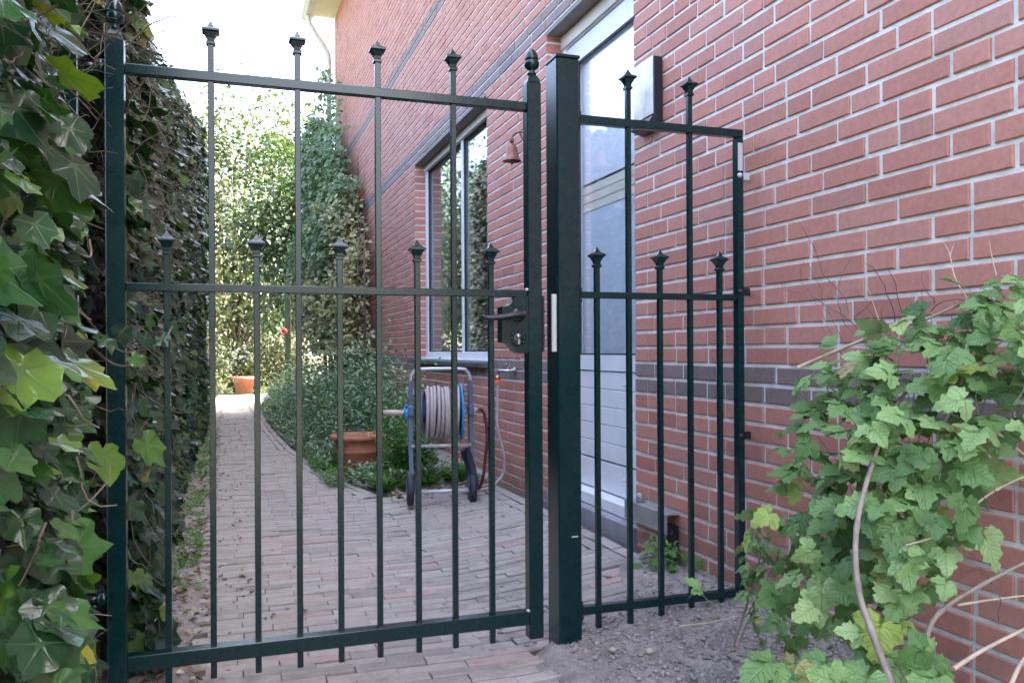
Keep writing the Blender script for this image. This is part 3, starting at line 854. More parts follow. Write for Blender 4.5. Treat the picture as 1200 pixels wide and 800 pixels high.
# wall box beside the door (brushed steel letter box) ------------------------------
lb = thing('letter_box', 'narrow brushed steel box with a black side, fixed high on the bricks beside the door', 'letter box', (WX, 2.96, 1.90))
b = MB(); b.box(-0.040, -0.002, -0.082, 0.082, -0.115, 0.140, 0.002); b.build('box_body', M['coat_black'], lb)
b = MB(); b.box(-0.044, -0.0405, -0.080, 0.084, -0.085, 0.142, 0.001); b.build('front_plate', M['bronze'], lb)
b = MB(); V = [(-0.042, -0.08, -0.088), (-0.042, 0.082, -0.088), (-0.062, -0.08, -0.118), (-0.062, 0.082, -0.118), (-0.003, -0.08, -0.135), (-0.003, 0.082, -0.135), (-0.003, -0.08, -0.117), (-0.003, 0.082, -0.117)]
b.add(V, [(0, 1, 3, 2), (2, 3, 5, 4), (4, 5, 7, 6), (6, 7, 1, 0), (0, 2, 4, 6), (1, 7, 5, 3)]); b.build('bottom_flap', M['coat_black'], lb)

# bell ---------------------------------------------------------------------------
bl = thing('wall_bell', 'small rusty copper bell hanging from an iron bracket on the bricks between door and window', 'bell', (WX, 4.30, 1.93))
b = MB(); b.box(-0.006, 0.002, -0.012, 0.012, 0.03, 0.17, 0.001)
b.tube(smoothline([(-0.004, 0, 0.16), (-0.06, 0, 0.165), (-0.12, 0, 0.15), (-0.135, 0, 0.12)], 6), 0.0045, 6); b.tube(smoothline([(-0.004, 0, 0.06), (-0.05, 0, 0.09), (-0.09, 0, 0.158)], 6), 0.004, 6)
b.lathe([(0.01, 0.10), (0.014, 0.115), (0.006, 0.13)], 8, (-0.135, 0, 0)); b.build('bracket', M['rust'], bl)
b = MB(); b.lathe([(0.052, 0.0), (0.050, 0.004), (0.040, 0.018), (0.033, 0.045), (0.028, 0.075), (0.020, 0.092), (0.006, 0.100), (0.002, 0.096), (0.024, 0.078), (0.030, 0.045), (0.037, 0.018), (0.047, 0.003)], 20, (-0.135, 0, 0), cap=False); b.build('bell_body', M['bell'], bl)
b = MB(); b.tube([(-0.135, 0, 0.09), (-0.135, 0, 0.0), (-0.135, 0, -0.012)], 0.003, 6); b.ball((-0.135, 0, -0.012), 0.008, 8, 5); b.tube([(-0.135, 0, -0.015), (-0.134, 0, -0.06)], 0.0015, 4); b.build('clapper', M['rust'], bl)

# zinc bracket at the foot of the wall -------------------------------------------------
zk = thing('metal_ledge', 'bent grey metal ledge fixed low on the wall just right of the door', 'ledge', (WX, 2.93, 0.24))
b = MB(); b.box(-0.052, -0.001, -0.16, 0.19, 0.035, 0.042, 0.001); b.box(-0.056, -0.0525, -0.16, 0.19, -0.035, 0.043, 0.001); b.build('plate', M['zinc'], zk)
b = MB(); b.box(-0.050, -0.002, -0.157, -0.09, -0.13, -0.005, 0.002); b.build('black_box', M['coat_black'], zk)
b = MB(); b.lathe([(0.016, 0), (0.016, 0.03), (0.009, 0.036)], 10, (-0.03, 0.10, 0.043)); b.build('knob', M['zinc'], zk)

# outdoor tap + hose down to the ground -------------------------------------------------
tp = thing('garden_tap', 'chrome outdoor tap with orange hose connector on the wall under the window corner', 'tap', (WX, 4.66, 0.78))
b = MB(); b.lathe([(0.02, 0), (0.02, 0.006)], 12, (0, 0, 0), Matrix.Rotation(R(-90), 4, 'Y')); b.tube([(0, 0, 0), (-0.05, 0, 0), (-0.075, 0.02, 0.0), (-0.09, 0.05, -0.01), (-0.09, 0.055, -0.04)], 0.009, 8); b.build('spout', M['steel'], tp)
b = MB(); b.tube([(-0.045, 0, 0), (-0.045, 0, 0.035)], 0.006, 8); b.tube([(-0.045, -0.028, 0.037), (-0.045, 0.028, 0.037)], 0.006, 8); b.build('tap_handle', M['steel'], tp)
b = MB(); b.tube([(-0.09, 0.055, -0.04), (-0.09, 0.055, -0.072)], 0.017, 12); b.build('connector', M['orange'], tp)
hx, hy = WX - 0.09, 4.66 + 0.055
b = MB()
pts = [(hx, hy, 0.71), (hx, hy, 0.6), (hx - 0.005, hy - 0.01, 0.45), (hx + 0.03, hy - 0.03, 0.27), (hx + 0.02, hy - 0.03, 0.17), (hx - 0.05, hy - 0.05, 0.105), (hx - 0.13, hy - 0.06, 0.088), (hx - 0.19, hy + 0.02, 0.08),
       (hx - 0.14, hy + 0.10, 0.085), (hx - 0.05, hy + 0.06, 0.095), (hx - 0.09, hy - 0.03, 0.105), (hx - 0.16, hy + 0.00, 0.09)]
b.tube(smoothline(pts, 8), 0.0085, 8)
hs = b.build('supply_hose', M['hose'], None)
tag(hs, 'thin mauve hose hanging from the tap down to a loop on the paving', 'hose')

# ------------------------------------------------------------------ wrought-iron style gate, panel and posts
GY = 2.32
FIN = [(0.0085, -0.002), (0.0115, 0.0), (0.0115, 0.006), (0.0085, 0.009), (0.0095, 0.016), (0.0165, 0.030), (0.0215, 0.033), (0.0215, 0.037), (0.0165, 0.041), (0.0085, 0.046), (0.0045, 0.054), (0.0015, 0.061)]
def finial_mesh():
    b = MB(); b.lathe(FIN, square=True)
    return mesh_from('finial', b.V, b.F, M['coat'], tone=b.T)
fin_me = finial_mesh()
def acorn(parent, x, y, z):
    b = MB()
    b.lathe([(0.012, -0.002), (0.014, 0.003), (0.009, 0.009), (0.010, 0.014), (0.019, 0.020), (0.0225, 0.028), (0.0225, 0.036), (0.019, 0.042)], 16)
    b.lathe([(0.0205, 0.0405), (0.021, 0.048), (0.018, 0.060), (0.012, 0.070), (0.004, 0.077), (0.001, 0.078)], 8)
    o = b.build('acorn', M['coat'], parent, loc=(x, y, z)); return o
def picket_mesh(z0, z1, hw=0.0078):
    b = MB(); b.box(-hw, hw, -hw, hw, z0, z1, 0.0012)
    return mesh_from('picket', b.V, b.F, M['coat'], tone=b.T)
pk_tall = picket_mesh(0.048, 1.703); pk_short = picket_mesh(0.048, 1.152)
gate = thing('garden_gate', 'dark green metal gate leaf with tall and short finial pickets standing across the path', 'gate', (0, GY, 0))
def stile(parent, x, hw, hd, z0, z1, acorn_on=True):
    b = MB(); b.box(-hw, hw, -hd, hd, z0, z1, 0.0025)
    if acorn_on: b.lathe([(hw - 0.0025, z1), (hw * 0.80, z1 + 0.010), (hw * 0.5, z1 + 0.022), (0.009, z1 + 0.026)], square=True)
    o = b.build('stile', M['coat'], parent, loc=(x, 0, 0))
    if acorn_on: acorn(o, 0, 0, z1 + 0.026)
    return o
XL, XR = -0.262, 0.862
stile(gate, XL, 0.022, 0.022, 0.05, 1.69); rs = stile(gate, XR, 0.022, 0.020, 0.05, 1.69)
def rail(name, parent, x0, x1, z, hh, hd, y=0):
    b = MB(); b.box(x0, x1, y - hd, y + hd, z - hh, z + hh, 0.0018)
    return b.build(name, M['coat'], parent)
rail('top_rail', gate, XL + 0.0225, XR - 0.0225, 1.618, 0.0125, 0.0125)
rail('middle_rail', gate, XL + 0.0225, XR - 0.0225, 1.066, 0.0105, 0.0125)
rail('bottom_rail', gate, XL + 0.0225, XR - 0.0225, 0.113, 0.0195, 0.0195)
for k, x in enumerate([-0.143, -0.034, 0.078, 0.186, 0.296, 0.403, 0.513, 0.620, 0.731]):
    tall = k % 2 == 1
    o = link('picket', pk_tall if tall else pk_short, gate, (x, 0, 0))
    link('finial', fin_me, o, (0, 0, 1.703 if tall else 1.152))
# weld beads at the stile
b = MB()
for z in (1.078, 0.134): b.ball((XR - 0.024, -0.012, z), 0.007, 8, 5, (0.8, 1.4, 0.7))
b.build('weld_bead', M['tube'], gate)
# lock plate, handle, cylinder
b = MB()
px0, px1 = XR - 0.104, XR - 0.0225
zc0 = 0.975
prof = [(px1, zc0 + 0.083), (px1 - 0.034, zc0 + 0.083), (px1 - 0.044, zc0 + 0.078), (px1 - 0.052, zc0 + 0.062), (px1 - 0.062, zc0 + 0.054), (px0 + 0.0, zc0 + 0.052), (px0, zc0 - 0.052), (px1 - 0.062, zc0 - 0.055), (px1 - 0.052, zc0 - 0.063), (px1 - 0.042, zc0 - 0.077), (px1 - 0.030, zc0 - 0.084), (px1, zc0 - 0.084)]
n = len(prof)
b.add([(x, -0.022, z) for x, z in prof] + [(x, 0.022, z) for x, z in prof], [tuple(range(n)), tuple(range(2 * n - 1, n - 1, -1))] + [(i, n + i, n + (i + 1) % n, (i + 1) % n) for i in range(n)])
b.box(px1 - 0.050, px1 - 0.016, -0.0245, -0.0222, zc0 + 0.052, zc0 + 0.062, 0.001)
lock = b.build('lock_plate', M['coat'], gate)
FM = lambda x, z: Matrix.Translation((x, -0.0222, z)) @ Matrix.Rotation(R(90), 4, 'X')
b = MB(); b.lathe([(0.021, 0), (0.021, 0.003), (0.017, 0.005), (0.010, 0.006)], 16, mat=FM(px1 - 0.032, zc0 + 0.028)); b.build('rosette', M['coat'], lock)
b = MB()
for i in range(10):
    a = i * 0.628; b.ball((px1 - 0.032 + 0.019 * math.cos(a), -0.0245, zc0 - 0.040 + 0.019 * math.sin(a)), 0.0062, 7, 4, (1, 0.5, 1))
b.lathe([(0.017, 0), (0.017, 0.003), (0.013, 0.004)], 16, mat=FM(px1 - 0.032, zc0 - 0.040)); b.build('rosette', M['coat'], lock)
b = MB(); b.lathe([(0.0085, 0), (0.0085, 0.008)], 16, mat=FM(px1 - 0.032, zc0 - 0.034)); b.box(px1 - 0.0365, px1 - 0.0275, -0.030, -0.0225, zc0 - 0.058, zc0 - 0.038, 0.0015); cy = b.build('lock_cylinder', M['steel'], lock)
b = MB(); b.box(px1 - 0.0325, px1 - 0.0312, -0.0312, -0.0300, zc0 - 0.052, zc0 - 0.034); b.build('keyhole', M['dark_rubber'], lock)
b = MB(); b.lathe([(0.011, 0), (0.010, 0.020), (0.012, 0.032), (0.012, 0.042)], 12, mat=FM(px1 - 0.032, zc0 + 0.028))
pts = smoothline([(px1 - 0.026, -0.060, zc0 + 0.029), (px1 - 0.05, -0.061, zc0 + 0.027), (px1 - 0.085, -0.060, zc0 + 0.021), (px1 - 0.12, -0.058, zc0 + 0.018), (px1 - 0.145, -0.056, zc0 + 0.019)], 6)
rad = [0.0105 - 0.004 * i / len(pts) + (0.0016 if i % 2 else 0) for i in range(len(pts))]
b.tube(pts, rad, 10); b.ball(tuple(pts[-1]), 0.0085, 10, 6); b.build('handle', M['coat_black'], lock)
# strike keeper on the post side, hinge at the left
b = MB(); b.box(XR + 0.0235, XR + 0.030, -0.018, 0.018, 0.895, 1.06, 0.002)
for z in (0.94, 1.015): b.ball((XR + 0.0305, -0.012, z), 0.004, 8, 4)
b.build('keeper_edge', M['dark_rubber'], gate)
def hinge(z):
    b = MB(); b.ball((XL - 0.034, 0.005, z), 0.017, 12, 8, (1, 1, 1.1)); b.tube([(XL - 0.021, 0.005, z), (XL - 0.07, 0.01, z)], 0.008, 8); b.lathe([(0.014, z - 0.02), (0.014, z - 0.014)], 10, (XL - 0.055, 0.008, 0)); b.build('hinge', M['coat'], gate)
hinge(1.622); hinge(0.28)

def post(x, y, hw, hd, z0, z1, label):
    t = thing('gate_post', label, 'gate post', (x, y, 0))
    b = MB(); b.box(-hw, hw, -hd, hd, z0, z1, 0.004); b.build('tube', M['coat'], t)
    b = MB(); b.box(-hw - 0.0015, hw + 0.0015, -hd - 0.0015, hd + 0.0015, z1 + 0.0005, z1 + 0.010, 0.0015)
    b.lathe([(hw, z1 + 0.010), (hw * 0.2, z1 + 0.020)], square=True); b.build('cap', M['coat'], t)
    return t
p1 = post(0.962, 2.325, 0.037, 0.045, -0.1, 1.765, 'thick square dark green post between the gate leaf and the fence panel')
b = MB(); b.box(-0.052, -0.0375, -0.038, -0.030, 0.895, 1.065, 0.001); b.build('strike_plate', M['pvc'], p1)
b = MB(); b.box(0.004, 0.024, -0.0462, -0.0452, 0.345, 0.349); b.build('scratch', M['tube'], p1)
p2 = post(-0.378, 2.36, 0.026, 0.030, -0.1, 2.35, 'taller dark green post at the left, half overgrown with ivy')
b = MB(); b.box(0.0262, 0.0275, -0.029, -0.012, 0.0, 2.34); b.build('pale_edge_strip', M['tube'], p2)  # pale strip paints the sky's reflection on the post's right face

fp = thing('fence_panel', 'narrow dark green fence panel between the thick post and the brick wall', 'fence panel', (0, GY, 0))
XE = 1.574
b = MB(); b.box(-0.012, 0.012, -0.014, 0.014, 0.122, 1.583, 0.0018); b.build('end_stile', M['coat'], fp, loc=(XE, 0, 0))
rail('top_rail', fp, 1.012, XE + 0.012, 1.5965, 0.0125, 0.0125)
rail('middle_rail', fp, 1.012, XE - 0.0125, 1.066, 0.010, 0.011)
rail('bottom_rail', fp, 1.012, XE - 0.0125, 0.113, 0.0125, 0.0125)
sp_tall = picket_mesh(0.055, 1.703); sp_short = picket_mesh(0.055, 1.152)
for k, x in enumerate([1.070, 1.178, 1.286, 1.394, 1.502]):
    tall = k % 2 == 1
    o = link('picket', sp_tall if tall else sp_short, fp, (x, 0, 0)); link('finial', fin_me, o, (0, 0, 1.703 if tall else 1.152))
for z in (1.5965, 1.066, 0.113):
    b = MB(); b.box(1.0005, 1.014, -0.015, 0.015, z - 0.025, z + 0.025, 0.003); b.ball((1.010, -0.014, z + 0.016), 0.006, 8, 5); b.ball((1.010, -0.014, z - 0.018), 0.006, 8, 5)
    b.tube([(1.008, -0.010, z - 0.03), (1.008, -0.010, z + 0.03)], 0.006, 8); b.build('clamp', M['coat_black'], fp)
for z in (1.46, 1.085, 0.62):
    b = MB(); b.box(XE + 0.0125, WX - 0.002, -0.008, 0.008, z - 0.012, z + 0.012, 0.001); b.ball((XE - 0.004, -0.016, z), 0.0085, 10, 6); b.build('wall_bolt', M['tube'] if z > 1.2 else M['coat_black'], fp)
b = MB(); b.box(-0.009, 0.009, -0.0152, -0.0142, 1.475, 1.565, 0.0004); b.build('bright_sticker', M['tube'], fp, loc=(XE - 0.001, 0, 0))

# ------------------------------------------------------------------ leaves
def ivy_template(k, fine=True):
    r = random.Random(100 + k)
    lob = [(-150, .46), (-100 + 78, .60), (-100 + 118 + 14, .66)]
    # polar outline about the leaf's heart (0, .22): angle from the tip direction, radius, is-rib
    lo = r.choice([0.15, .4, .65, .9])     # how far the lobes are filled in
    f_ = lambda v, full: v + (full - v) * lo
    half = [(0, .78, 1), (14, f_(.60, .66), .55), (30, f_(.47, .60), 0), (44, f_(.57, .60), .6), (56, f_(.66, .60), 1), (70, f_(.55, .56), .5), (86, f_(.42, .54), 0), (104, f_(.50, .50), .6), (118, f_(.54, .48), 1), (138, .44, .5), (158, .36, 0)]
    if not fine: half = [(0, .80, 1), (28, .46, 0), (56, .68, 1), (86, .42, 0), (118, .55, 1), (158, .36, 0)]
    pts = []
    for a, rad, rib in half: pts.append((a, rad * r.uniform(.9, 1.1), rib))
    pts.append((180, .16, 0))
    for a, rad, rib in half[:0:-1]: pts.append((-a, rad * r.uniform(.9, 1.1), rib))
    V = [(0, .22, 0.03)]; UV = [(0, 0)]
    cup = r.uniform(-.40, .12); fold = r.uniform(-.2, .35); wav = r.uniform(.02, .09)
    UV[0] = (1.0, 0.0)
    for a, rad, rib in pts:
        x = rad * math.sin(R(a)); y = .22 + rad * math.cos(R(a))
        z = .03 + cup * rad * rad + fold * abs(x) * .5 + wav * math.sin(a * .11 + k) + (0.0 if rib else .025)
        V.append((x, y, z)); UV.append((rib, rad))
    n = len(pts)
    F = [(0, 1 + (i + 1) % n, 1 + i) for i in range(n)]
    # faces wound so that the normal is +z
    return np.array(V), np.array(F), np.array(UV)

def ovate_template(k, w=0.40, st=6, serr=0.045, curl=0.25, stalk=0.0):
    r = random.Random(200 + k)
    V = []; UV = []; F = []
    cu = r.uniform(-curl, curl * .3); fo = r.uniform(.05, .30); tw = r.uniform(-.1, .1)
    for i in range(st + 1):
        v = i / st
        hw = w * (math.sin(math.pi * min(1, v * .93 + .05) ** .85)) if 0 < i < st else 0.0
        if 0 < i < st: hw += serr * (1 if i % 2 else -1) * r.uniform(.4, 1.2)
        y = stalk + v
        z0 = cu * v * v
        for s_ in (-1, 0, 1):
            x = s_ * hw
            V.append((x + tw * v * v * .3, y - (0.05 * abs(s_) if 0 < i < st else 0), z0 + fo * abs(x) + (0.03 * math.sin(i * 2.1 + s_) if s_ else 0)))
            UV.append((.5 + .5 * s_ if 0 < i < st else .5, v))
    for i in range(st):
        a = i * 3; b_ = a + 3
        for s_ in (0, 1):
            q = (a + s_, a + s_ + 1, b_ + s_ + 1, b_ + s_)
            F.append((q[0], q[1], q[2])); F.append((q[0], q[2], q[3]))
    return np.array(V), np.array(F), np.array(UV)

def join_templates(parts):
    V = []; F = []; U = []; b = 0
    for (v, f, u), m in parts:
        vv = np.c_[v, np.ones(len(v))] @ np.array(m).T
        V.append(vv[:, :3]); F.append(f + b); U.append(u); b += len(v)
    return np.vstack(V), np.vstack(F), np.vstack(U)

def raspberry_template(k):
    """three toothed leaflets on a short stalk"""
    r = random.Random(300 + k)
    T = []
    T.append((ovate_template(k * 3, .40, 8, .075, .35), Matrix.Translation((0, .28, 0)) @ Matrix.Rotation(r.uniform(-.2, .2), 4, 'Z') @ Matrix.Rotation(r.uniform(-.3, .1), 4, 'X') @ Matrix.Scale(.72, 4)))
    for s_ in (-1, 1):
        T.append((ovate_template(k * 3 + 1 + s_, .36, 6, .07, .35), Matrix.Translation((0, .24, 0)) @ Matrix.Rotation(-s_ * R(r.uniform(62, 88)), 4, 'Z') @ Matrix.Rotation(r.uniform(-.35, .1), 4, 'X') @ Matrix.Scale(.55, 4)))
    return join_templates(T)

def quad_template(w=.36, fold=.12):
    V = np.array([(0, 0, 0), (w, .5, fold), (0, 1, -.05), (-w, .5, fold)], dtype=float)
    return V, np.array([(0, 1, 2), (0, 2, 3)]), np.array([(.5, 0), (1, .5), (.5, 1), (0, .5)], dtype=float)

def frames(nrm, tip):
    nrm = nrm / np.linalg.norm(nrm, axis=1, keepdims=True)
    tip = tip - (tip * nrm).sum(1, keepdims=True) * nrm
    tip = tip / (np.linalg.norm(tip, axis=1, keepdims=True) + 1e-9)
    x = np.cross(tip, nrm)
    return np.stack([x, tip, nrm], axis=2)          # columns x, y(tip), z(normal)

def scatter(name, temps, pos, nrm, tip, size, tone, mat, parent=None, thick=1.0):
    """joined leaf field from templates"""
    N = len(pos); B = frames(nrm, tip)
    Vs = []; Fs = []; Us = []; Ts = []; b = 0
    which = rng.integers(0, len(temps), N)
    for t, (v, f, u) in enumerate(temps):
        ix = np.where(which == t)[0]
        if not len(ix): continue
        P = np.einsum('nij,vj->nvi', B[ix], v) * size[ix][:, None, None] + pos[ix][:, None, :]
        k = len(v)
        Vs.append(P.reshape(-1, 3)); Us.append(np.tile(u, (len(ix), 1))); Ts.append(np.repeat(tone[ix], k))
        Fs.append((f[None] + (np.arange(len(ix)) * k)[:, None, None] + b).reshape(-1, 3)); b += k * len(ix)
    me = fast_mesh(name, np.vstack(Vs), np.vstack(Fs), mat, np.vstack(Us), np.concatenate(Ts), smooth=True)
    return stuff(link(name, me, parent))

def single_leaves(temps, pos, nrm, tip, size, mat, parent, name='leaf'):
    mes = []
    for i, (v, f, u) in enumerate(temps):
        me = mesh_from(name, v, f, mat, uvs=u, smooth=True); mes.append(me)
    B = frames(nrm, tip)
    pm_ = parent.matrix_world.translation if parent is not None else Vector((0, 0, 0))
    po = Vector(parent.location) if parent is not None else Vector((0, 0, 0))
    for i in range(len(pos)):
        o = bpy.data.objects.new(name, mes[int(rng.integers(0, len(mes)))])
        COL.objects.link(o); o.parent = parent
        m = Matrix([list(B[i][r_] * size[i]) + [pos[i][r_] - po[r_]] for r_ in range(3)] + [[0, 0, 0, 1]])
        o.matrix_basis = m

def split_largest(pos, size, n=300):
    sc = np.full(len(pos), -1.0)
    for i, p in enumerate(pos):
        q = proj(p)
        if q is not None and in_view(p, 15): sc[i] = size[i] / q[2]
    order = np.argsort(-sc)
    a = order[:n]; a = a[sc[a] > 0]
    rest = np.setdiff1d(np.arange(len(pos)), a)
    return a, rest

def snoise(x, y, k=0.0):
    return (np.sin(x * 1.7 + 1.3 * np.sin(y * 1.1 + k) + k) + np.sin(y * 2.3 + 1.1 * np.sin(x * 1.9 + 2 * k)) + 0.6 * np.sin(x * 4.7 + y * 3.9 + k * 3) + 0.4 * np.sin(x * 9.1 - y * 8.3 + k)) / 3.0

ivy_f = [ivy_template(k) for k in range(10)]
ivy_c = [ivy_template(k + 20, False) for k in range(8)]

# ------------------------------------------------------------------ ivy in the left foreground
def near_x(y, z):
    b = np.interp(y, [0.2, 0.8, 1.0, 1.3, 1.6, 2.0, 2.3], [-0.22, -0.165, -0.165, -0.215, -0.27, -0.325, -0.36])
    b = b - 0.035 * np.clip(z - 1.25, 0, 1.2) + 0.03 * np.clip(0.7 - z, 0, 0.7) + 0.02 * snoise(y * 5, z * 5, 2.0)
    return b
ivyn = thing('ivy', 'large leafed ivy with some yellow leaves in front of the gate, left', 'ivy', (-0.5, 1.2, 0))
N = 2100
yy = rng.uniform(0.78, 2.26, N); zz = rng.uniform(0.02, 2.35, N) ** 1.0
depth = rng.exponential(0.045, N)
pos = np.stack([near_x(yy, zz) - depth, yy, zz], 1)
# thin out high up round the tall post so that it shows
q = np.array([(proj(p) or (0, 0, 1))[:2] for p in pos])
hide = (q[:, 0] > 52) & (q[:, 1] < 190) & (rng.random(N) < 0.62)
pos = pos[~hide]; depth = depth[~hide]; N = len(pos)
nrm = np.stack([np.ones(N) * 0.75, -0.40 + rng.normal(0, .55, N), 0.70 + rng.normal(0, .55, N)], 1)
tip = np.stack([rng.normal(0.25, .35, N), rng.normal(0, .6, N), -1 + rng.normal(0, .55, N)], 1)
size = np.clip(rng.lognormal(math.log(0.050), .36, N), .022, .085) * np.interp(pos[:, 1], [.78, 1.3, 2.2], [.80, 1.0, 1.05]) * np.where(pos[:, 2] < .45, 1.2, 1.0)
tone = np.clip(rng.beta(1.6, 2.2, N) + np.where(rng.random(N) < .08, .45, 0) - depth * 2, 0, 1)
a, rest = split_largest(pos, size)
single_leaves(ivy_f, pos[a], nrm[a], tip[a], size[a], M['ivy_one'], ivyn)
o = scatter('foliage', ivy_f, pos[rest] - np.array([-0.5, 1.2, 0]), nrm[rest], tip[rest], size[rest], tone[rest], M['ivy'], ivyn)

def twigs(name, n, fn, mat, parent=None, off=(0, 0, 0), seg=5, r0=.0012, r1=.003):
    Vs = []; Fs = []; b = 0
    for _ in range(n):
        p, d, L = fn()
        p = np.array(p) - off; d = np.array(d, dtype=float); d /= np.linalg.norm(d)
        rr = rnd.uniform(r0, r1)
        pts = [p]
        for s_ in range(seg):
            d = d + np.array([rnd.gauss(0, .30), rnd.gauss(0, .30), rnd.gauss(0, .30)]); d /= np.linalg.norm(d)
            pts.append(pts[-1] + d * L / seg)
        for i, c in enumerate(pts):
            t = pts[min(i + 1, seg)] - pts[max(i - 1, 0)]; t /= np.linalg.norm(t)
            u = np.cross(t, (0.31, 0.2, 0.93)); u /= np.linalg.norm(u) + 1e-9; v = np.cross(t, u)
            rad = rr * (1 - .6 * i / seg)
            for k in range(3):
                an = k * 2.0944; Vs.append(c + (u * math.cos(an) + v * math.sin(an)) * rad)
        for j in range(seg):
            for k in range(3):
                A = b + j * 3 + k; B_ = b + j * 3 + (k + 1) % 3
                Fs.append((A, B_, B_ + 3)); Fs.append((A, B_ + 3, A + 3))
        b += 3 * (seg + 1)
    return stuff(link(name, fast_mesh(name, Vs, Fs, mat, smooth=True), parent))
OFN = np.array([-0.5, 1.2, 0])
def ntw():
    y = rnd.uniform(1.0, 2.3); z = rnd.uniform(.05, 2.4)
    if rnd.random() < .45: z = rnd.uniform(1.3, 2.4); y = rnd.uniform(1.3, 2.35)
    return (near_x(y, z) - rnd.uniform(-.01, .09), y, z), (rnd.gauss(.10, .45), rnd.gauss(0, 1), rnd.gauss(-.1, 1)), rnd.uniform(.06, .26 if z > 1.25 else .14)
twigs('stems', 620, ntw, M['ivy_twig'], ivyn, OFN)
# long loose runners reaching over the stile
b = MB()
for pts in ([(-0.36, 1.6, 1.05), (-0.30, 1.9, 0.97), (-0.27, 2.05, 0.90), (-0.235, 2.16, 0.868), (-0.195, 2.2, 0.885), (-0.18, 2.22, 0.93)],
            [(-0.34, 1.75, 1.10), (-0.31, 1.95, 1.02), (-0.26, 2.1, 0.93), (-0.22, 2.18, 0.90), (-0.15, 2.22, 0.925), (-0.125, 2.23, 0.965)],
            [(-0.33, 1.5, 1.14), (-0.28, 1.6, 1.10), (-0.245, 1.75, 1.08), (-0.25, 1.8, 1.12)]):
    b.tube([Vector(p) - Vector(OFN) for p in smoothline(pts, 6)], 0.0024, 5)
b.build('runner', M['ivy_twig'], ivyn)
P = np.array([(-0.19, 2.17, .945), (-0.235, 2.13, .96), (-0.15, 2.2, .94), (-0.21, 2.12, .89), (-0.18, 2.2, .99), (-.26, 2.02, .93), (-.25, 1.95, .70), (-.19, 2.1, .70), (-.13, 2.25, .97)])
n_ = len(P)
single_leaves(ivy_f, P, np.array([[.6, -.7, .4]] * n_) + rng.normal(0, .3, (n_, 3)), np.array([[.5, 0, -.8]] * n_) + rng.normal(0, .4, (n_, 3)), np.array([.05, .055, .035, .04, .045, .05, .085, .09, .03]), M['ivy_one'], ivyn)

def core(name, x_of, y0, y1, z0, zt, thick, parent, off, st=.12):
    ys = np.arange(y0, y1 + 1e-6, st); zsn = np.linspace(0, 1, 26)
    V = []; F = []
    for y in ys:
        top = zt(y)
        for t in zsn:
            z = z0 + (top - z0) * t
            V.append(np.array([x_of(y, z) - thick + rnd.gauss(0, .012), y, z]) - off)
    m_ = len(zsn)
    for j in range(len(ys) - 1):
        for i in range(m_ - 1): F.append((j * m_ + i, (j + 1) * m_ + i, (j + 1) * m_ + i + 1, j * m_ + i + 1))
    o = stuff(link(name, fast_mesh(name, V, F, M['ivy_core'], smooth=True), parent))  # near-black sheet behind the leaves, painting the shade of the gaps
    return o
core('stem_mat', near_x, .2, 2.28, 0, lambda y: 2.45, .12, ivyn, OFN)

# ------------------------------------------------------------------ ivy hedge along the path behind the gate
def hedge_top(y): return np.interp(y, [2.3, 3.0, 3.5, 4.6, 6.4, 8.5, 11, 13.8], [2.55, 2.40, 2.28, 2.50, 2.95, 3.35, 3.80, 4.05])
def hedge_x(y, z):
    b = -0.262 + 0.045 * snoise(y * 1.6, z * 2.1, .5) + 0.03 * np.sin(y * .8)
    b = b - np.where(y < 4.5, 0.02, 0) * z
    tp_ = hedge_top(y)
    b = b - 0.25 * np.clip((z - tp_ + .35) / .35, 0, 1) ** 2 - 0.10 * np.clip((y - 12.8), 0, 1) + 0.06 * np.clip(.45 - z, 0, 1)
    return b
ivyh = thing('ivy_hedge', 'tall dark ivy hedge running along the left of the path behind the gate', 'hedge', (-0.6, 8, 0))
OFH = np.array([-0.6, 8, 0])
dens = [(2.42, 4.2, 3900), (4.2, 7.0, 4200), (7.0, 13.9, 8000)]
PP = []; SS = []; DD = []
for y0, y1, n in dens:
    yv = rng.uniform(y0, y1, n); zv = rng.uniform(0, 1, n) ** .95 * (hedge_top(yv) + .04)
    dpt = rng.exponential(.05, n)
    pz = zv + rng.normal(0, .02, n)
    PP.append(np.stack([hedge_x(yv, zv) - dpt, yv, pz], 1)); SS.append(np.clip(rng.lognormal(math.log(.052), .3, n), .025, .09)); DD.append(dpt)
pos = np.vstack(PP); size = np.concatenate(SS); dpt = np.concatenate(DD)
# ivy over the top and round the far end
n = 1500
yv = rng.uniform(2.4, 13.9, n); xv = rng.uniform(-.9, -.42, n); top = np.stack([xv, yv, hedge_top(yv) + rng.normal(0, .04, n)], 1)
n2 = 800
xv = rng.uniform(-1.0, -.33, n2); zv = rng.uniform(0, 4.0, n2); end = np.stack([xv, 13.9 + rng.normal(0, .04, n2), zv], 1)
pos = np.vstack([pos, top, end]); N = len(pos)
size = np.concatenate([size, np.full(n + n2, .055)]); dpt = np.concatenate([dpt, np.zeros(n + n2)])
keep = ~((np.abs(pos[:, 0] + .26) < .05) & (np.abs(pos[:, 1] - 2.32) < .06))
nrm = np.stack([np.ones(N) * 0.8, -.35 + rng.normal(0, .55, N), .70 + rng.normal(0, .5, N)], 1)
nrm[len(pos) - n - n2:len(pos) - n2] = np.array([.3, 0, 1]) + rng.normal(0, .4, (n, 3))
nrm[len(pos) - n2:] = np.array([.2, 1, .3]) + rng.normal(0, .4, (n2, 3))
tip = np.stack([rng.normal(.25, .3, N), rng.normal(-.1, .55, N), -1 + rng.normal(0, .45, N)], 1)
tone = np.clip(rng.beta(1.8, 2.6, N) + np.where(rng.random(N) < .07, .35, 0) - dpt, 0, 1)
a, rest = split_largest(pos, size)
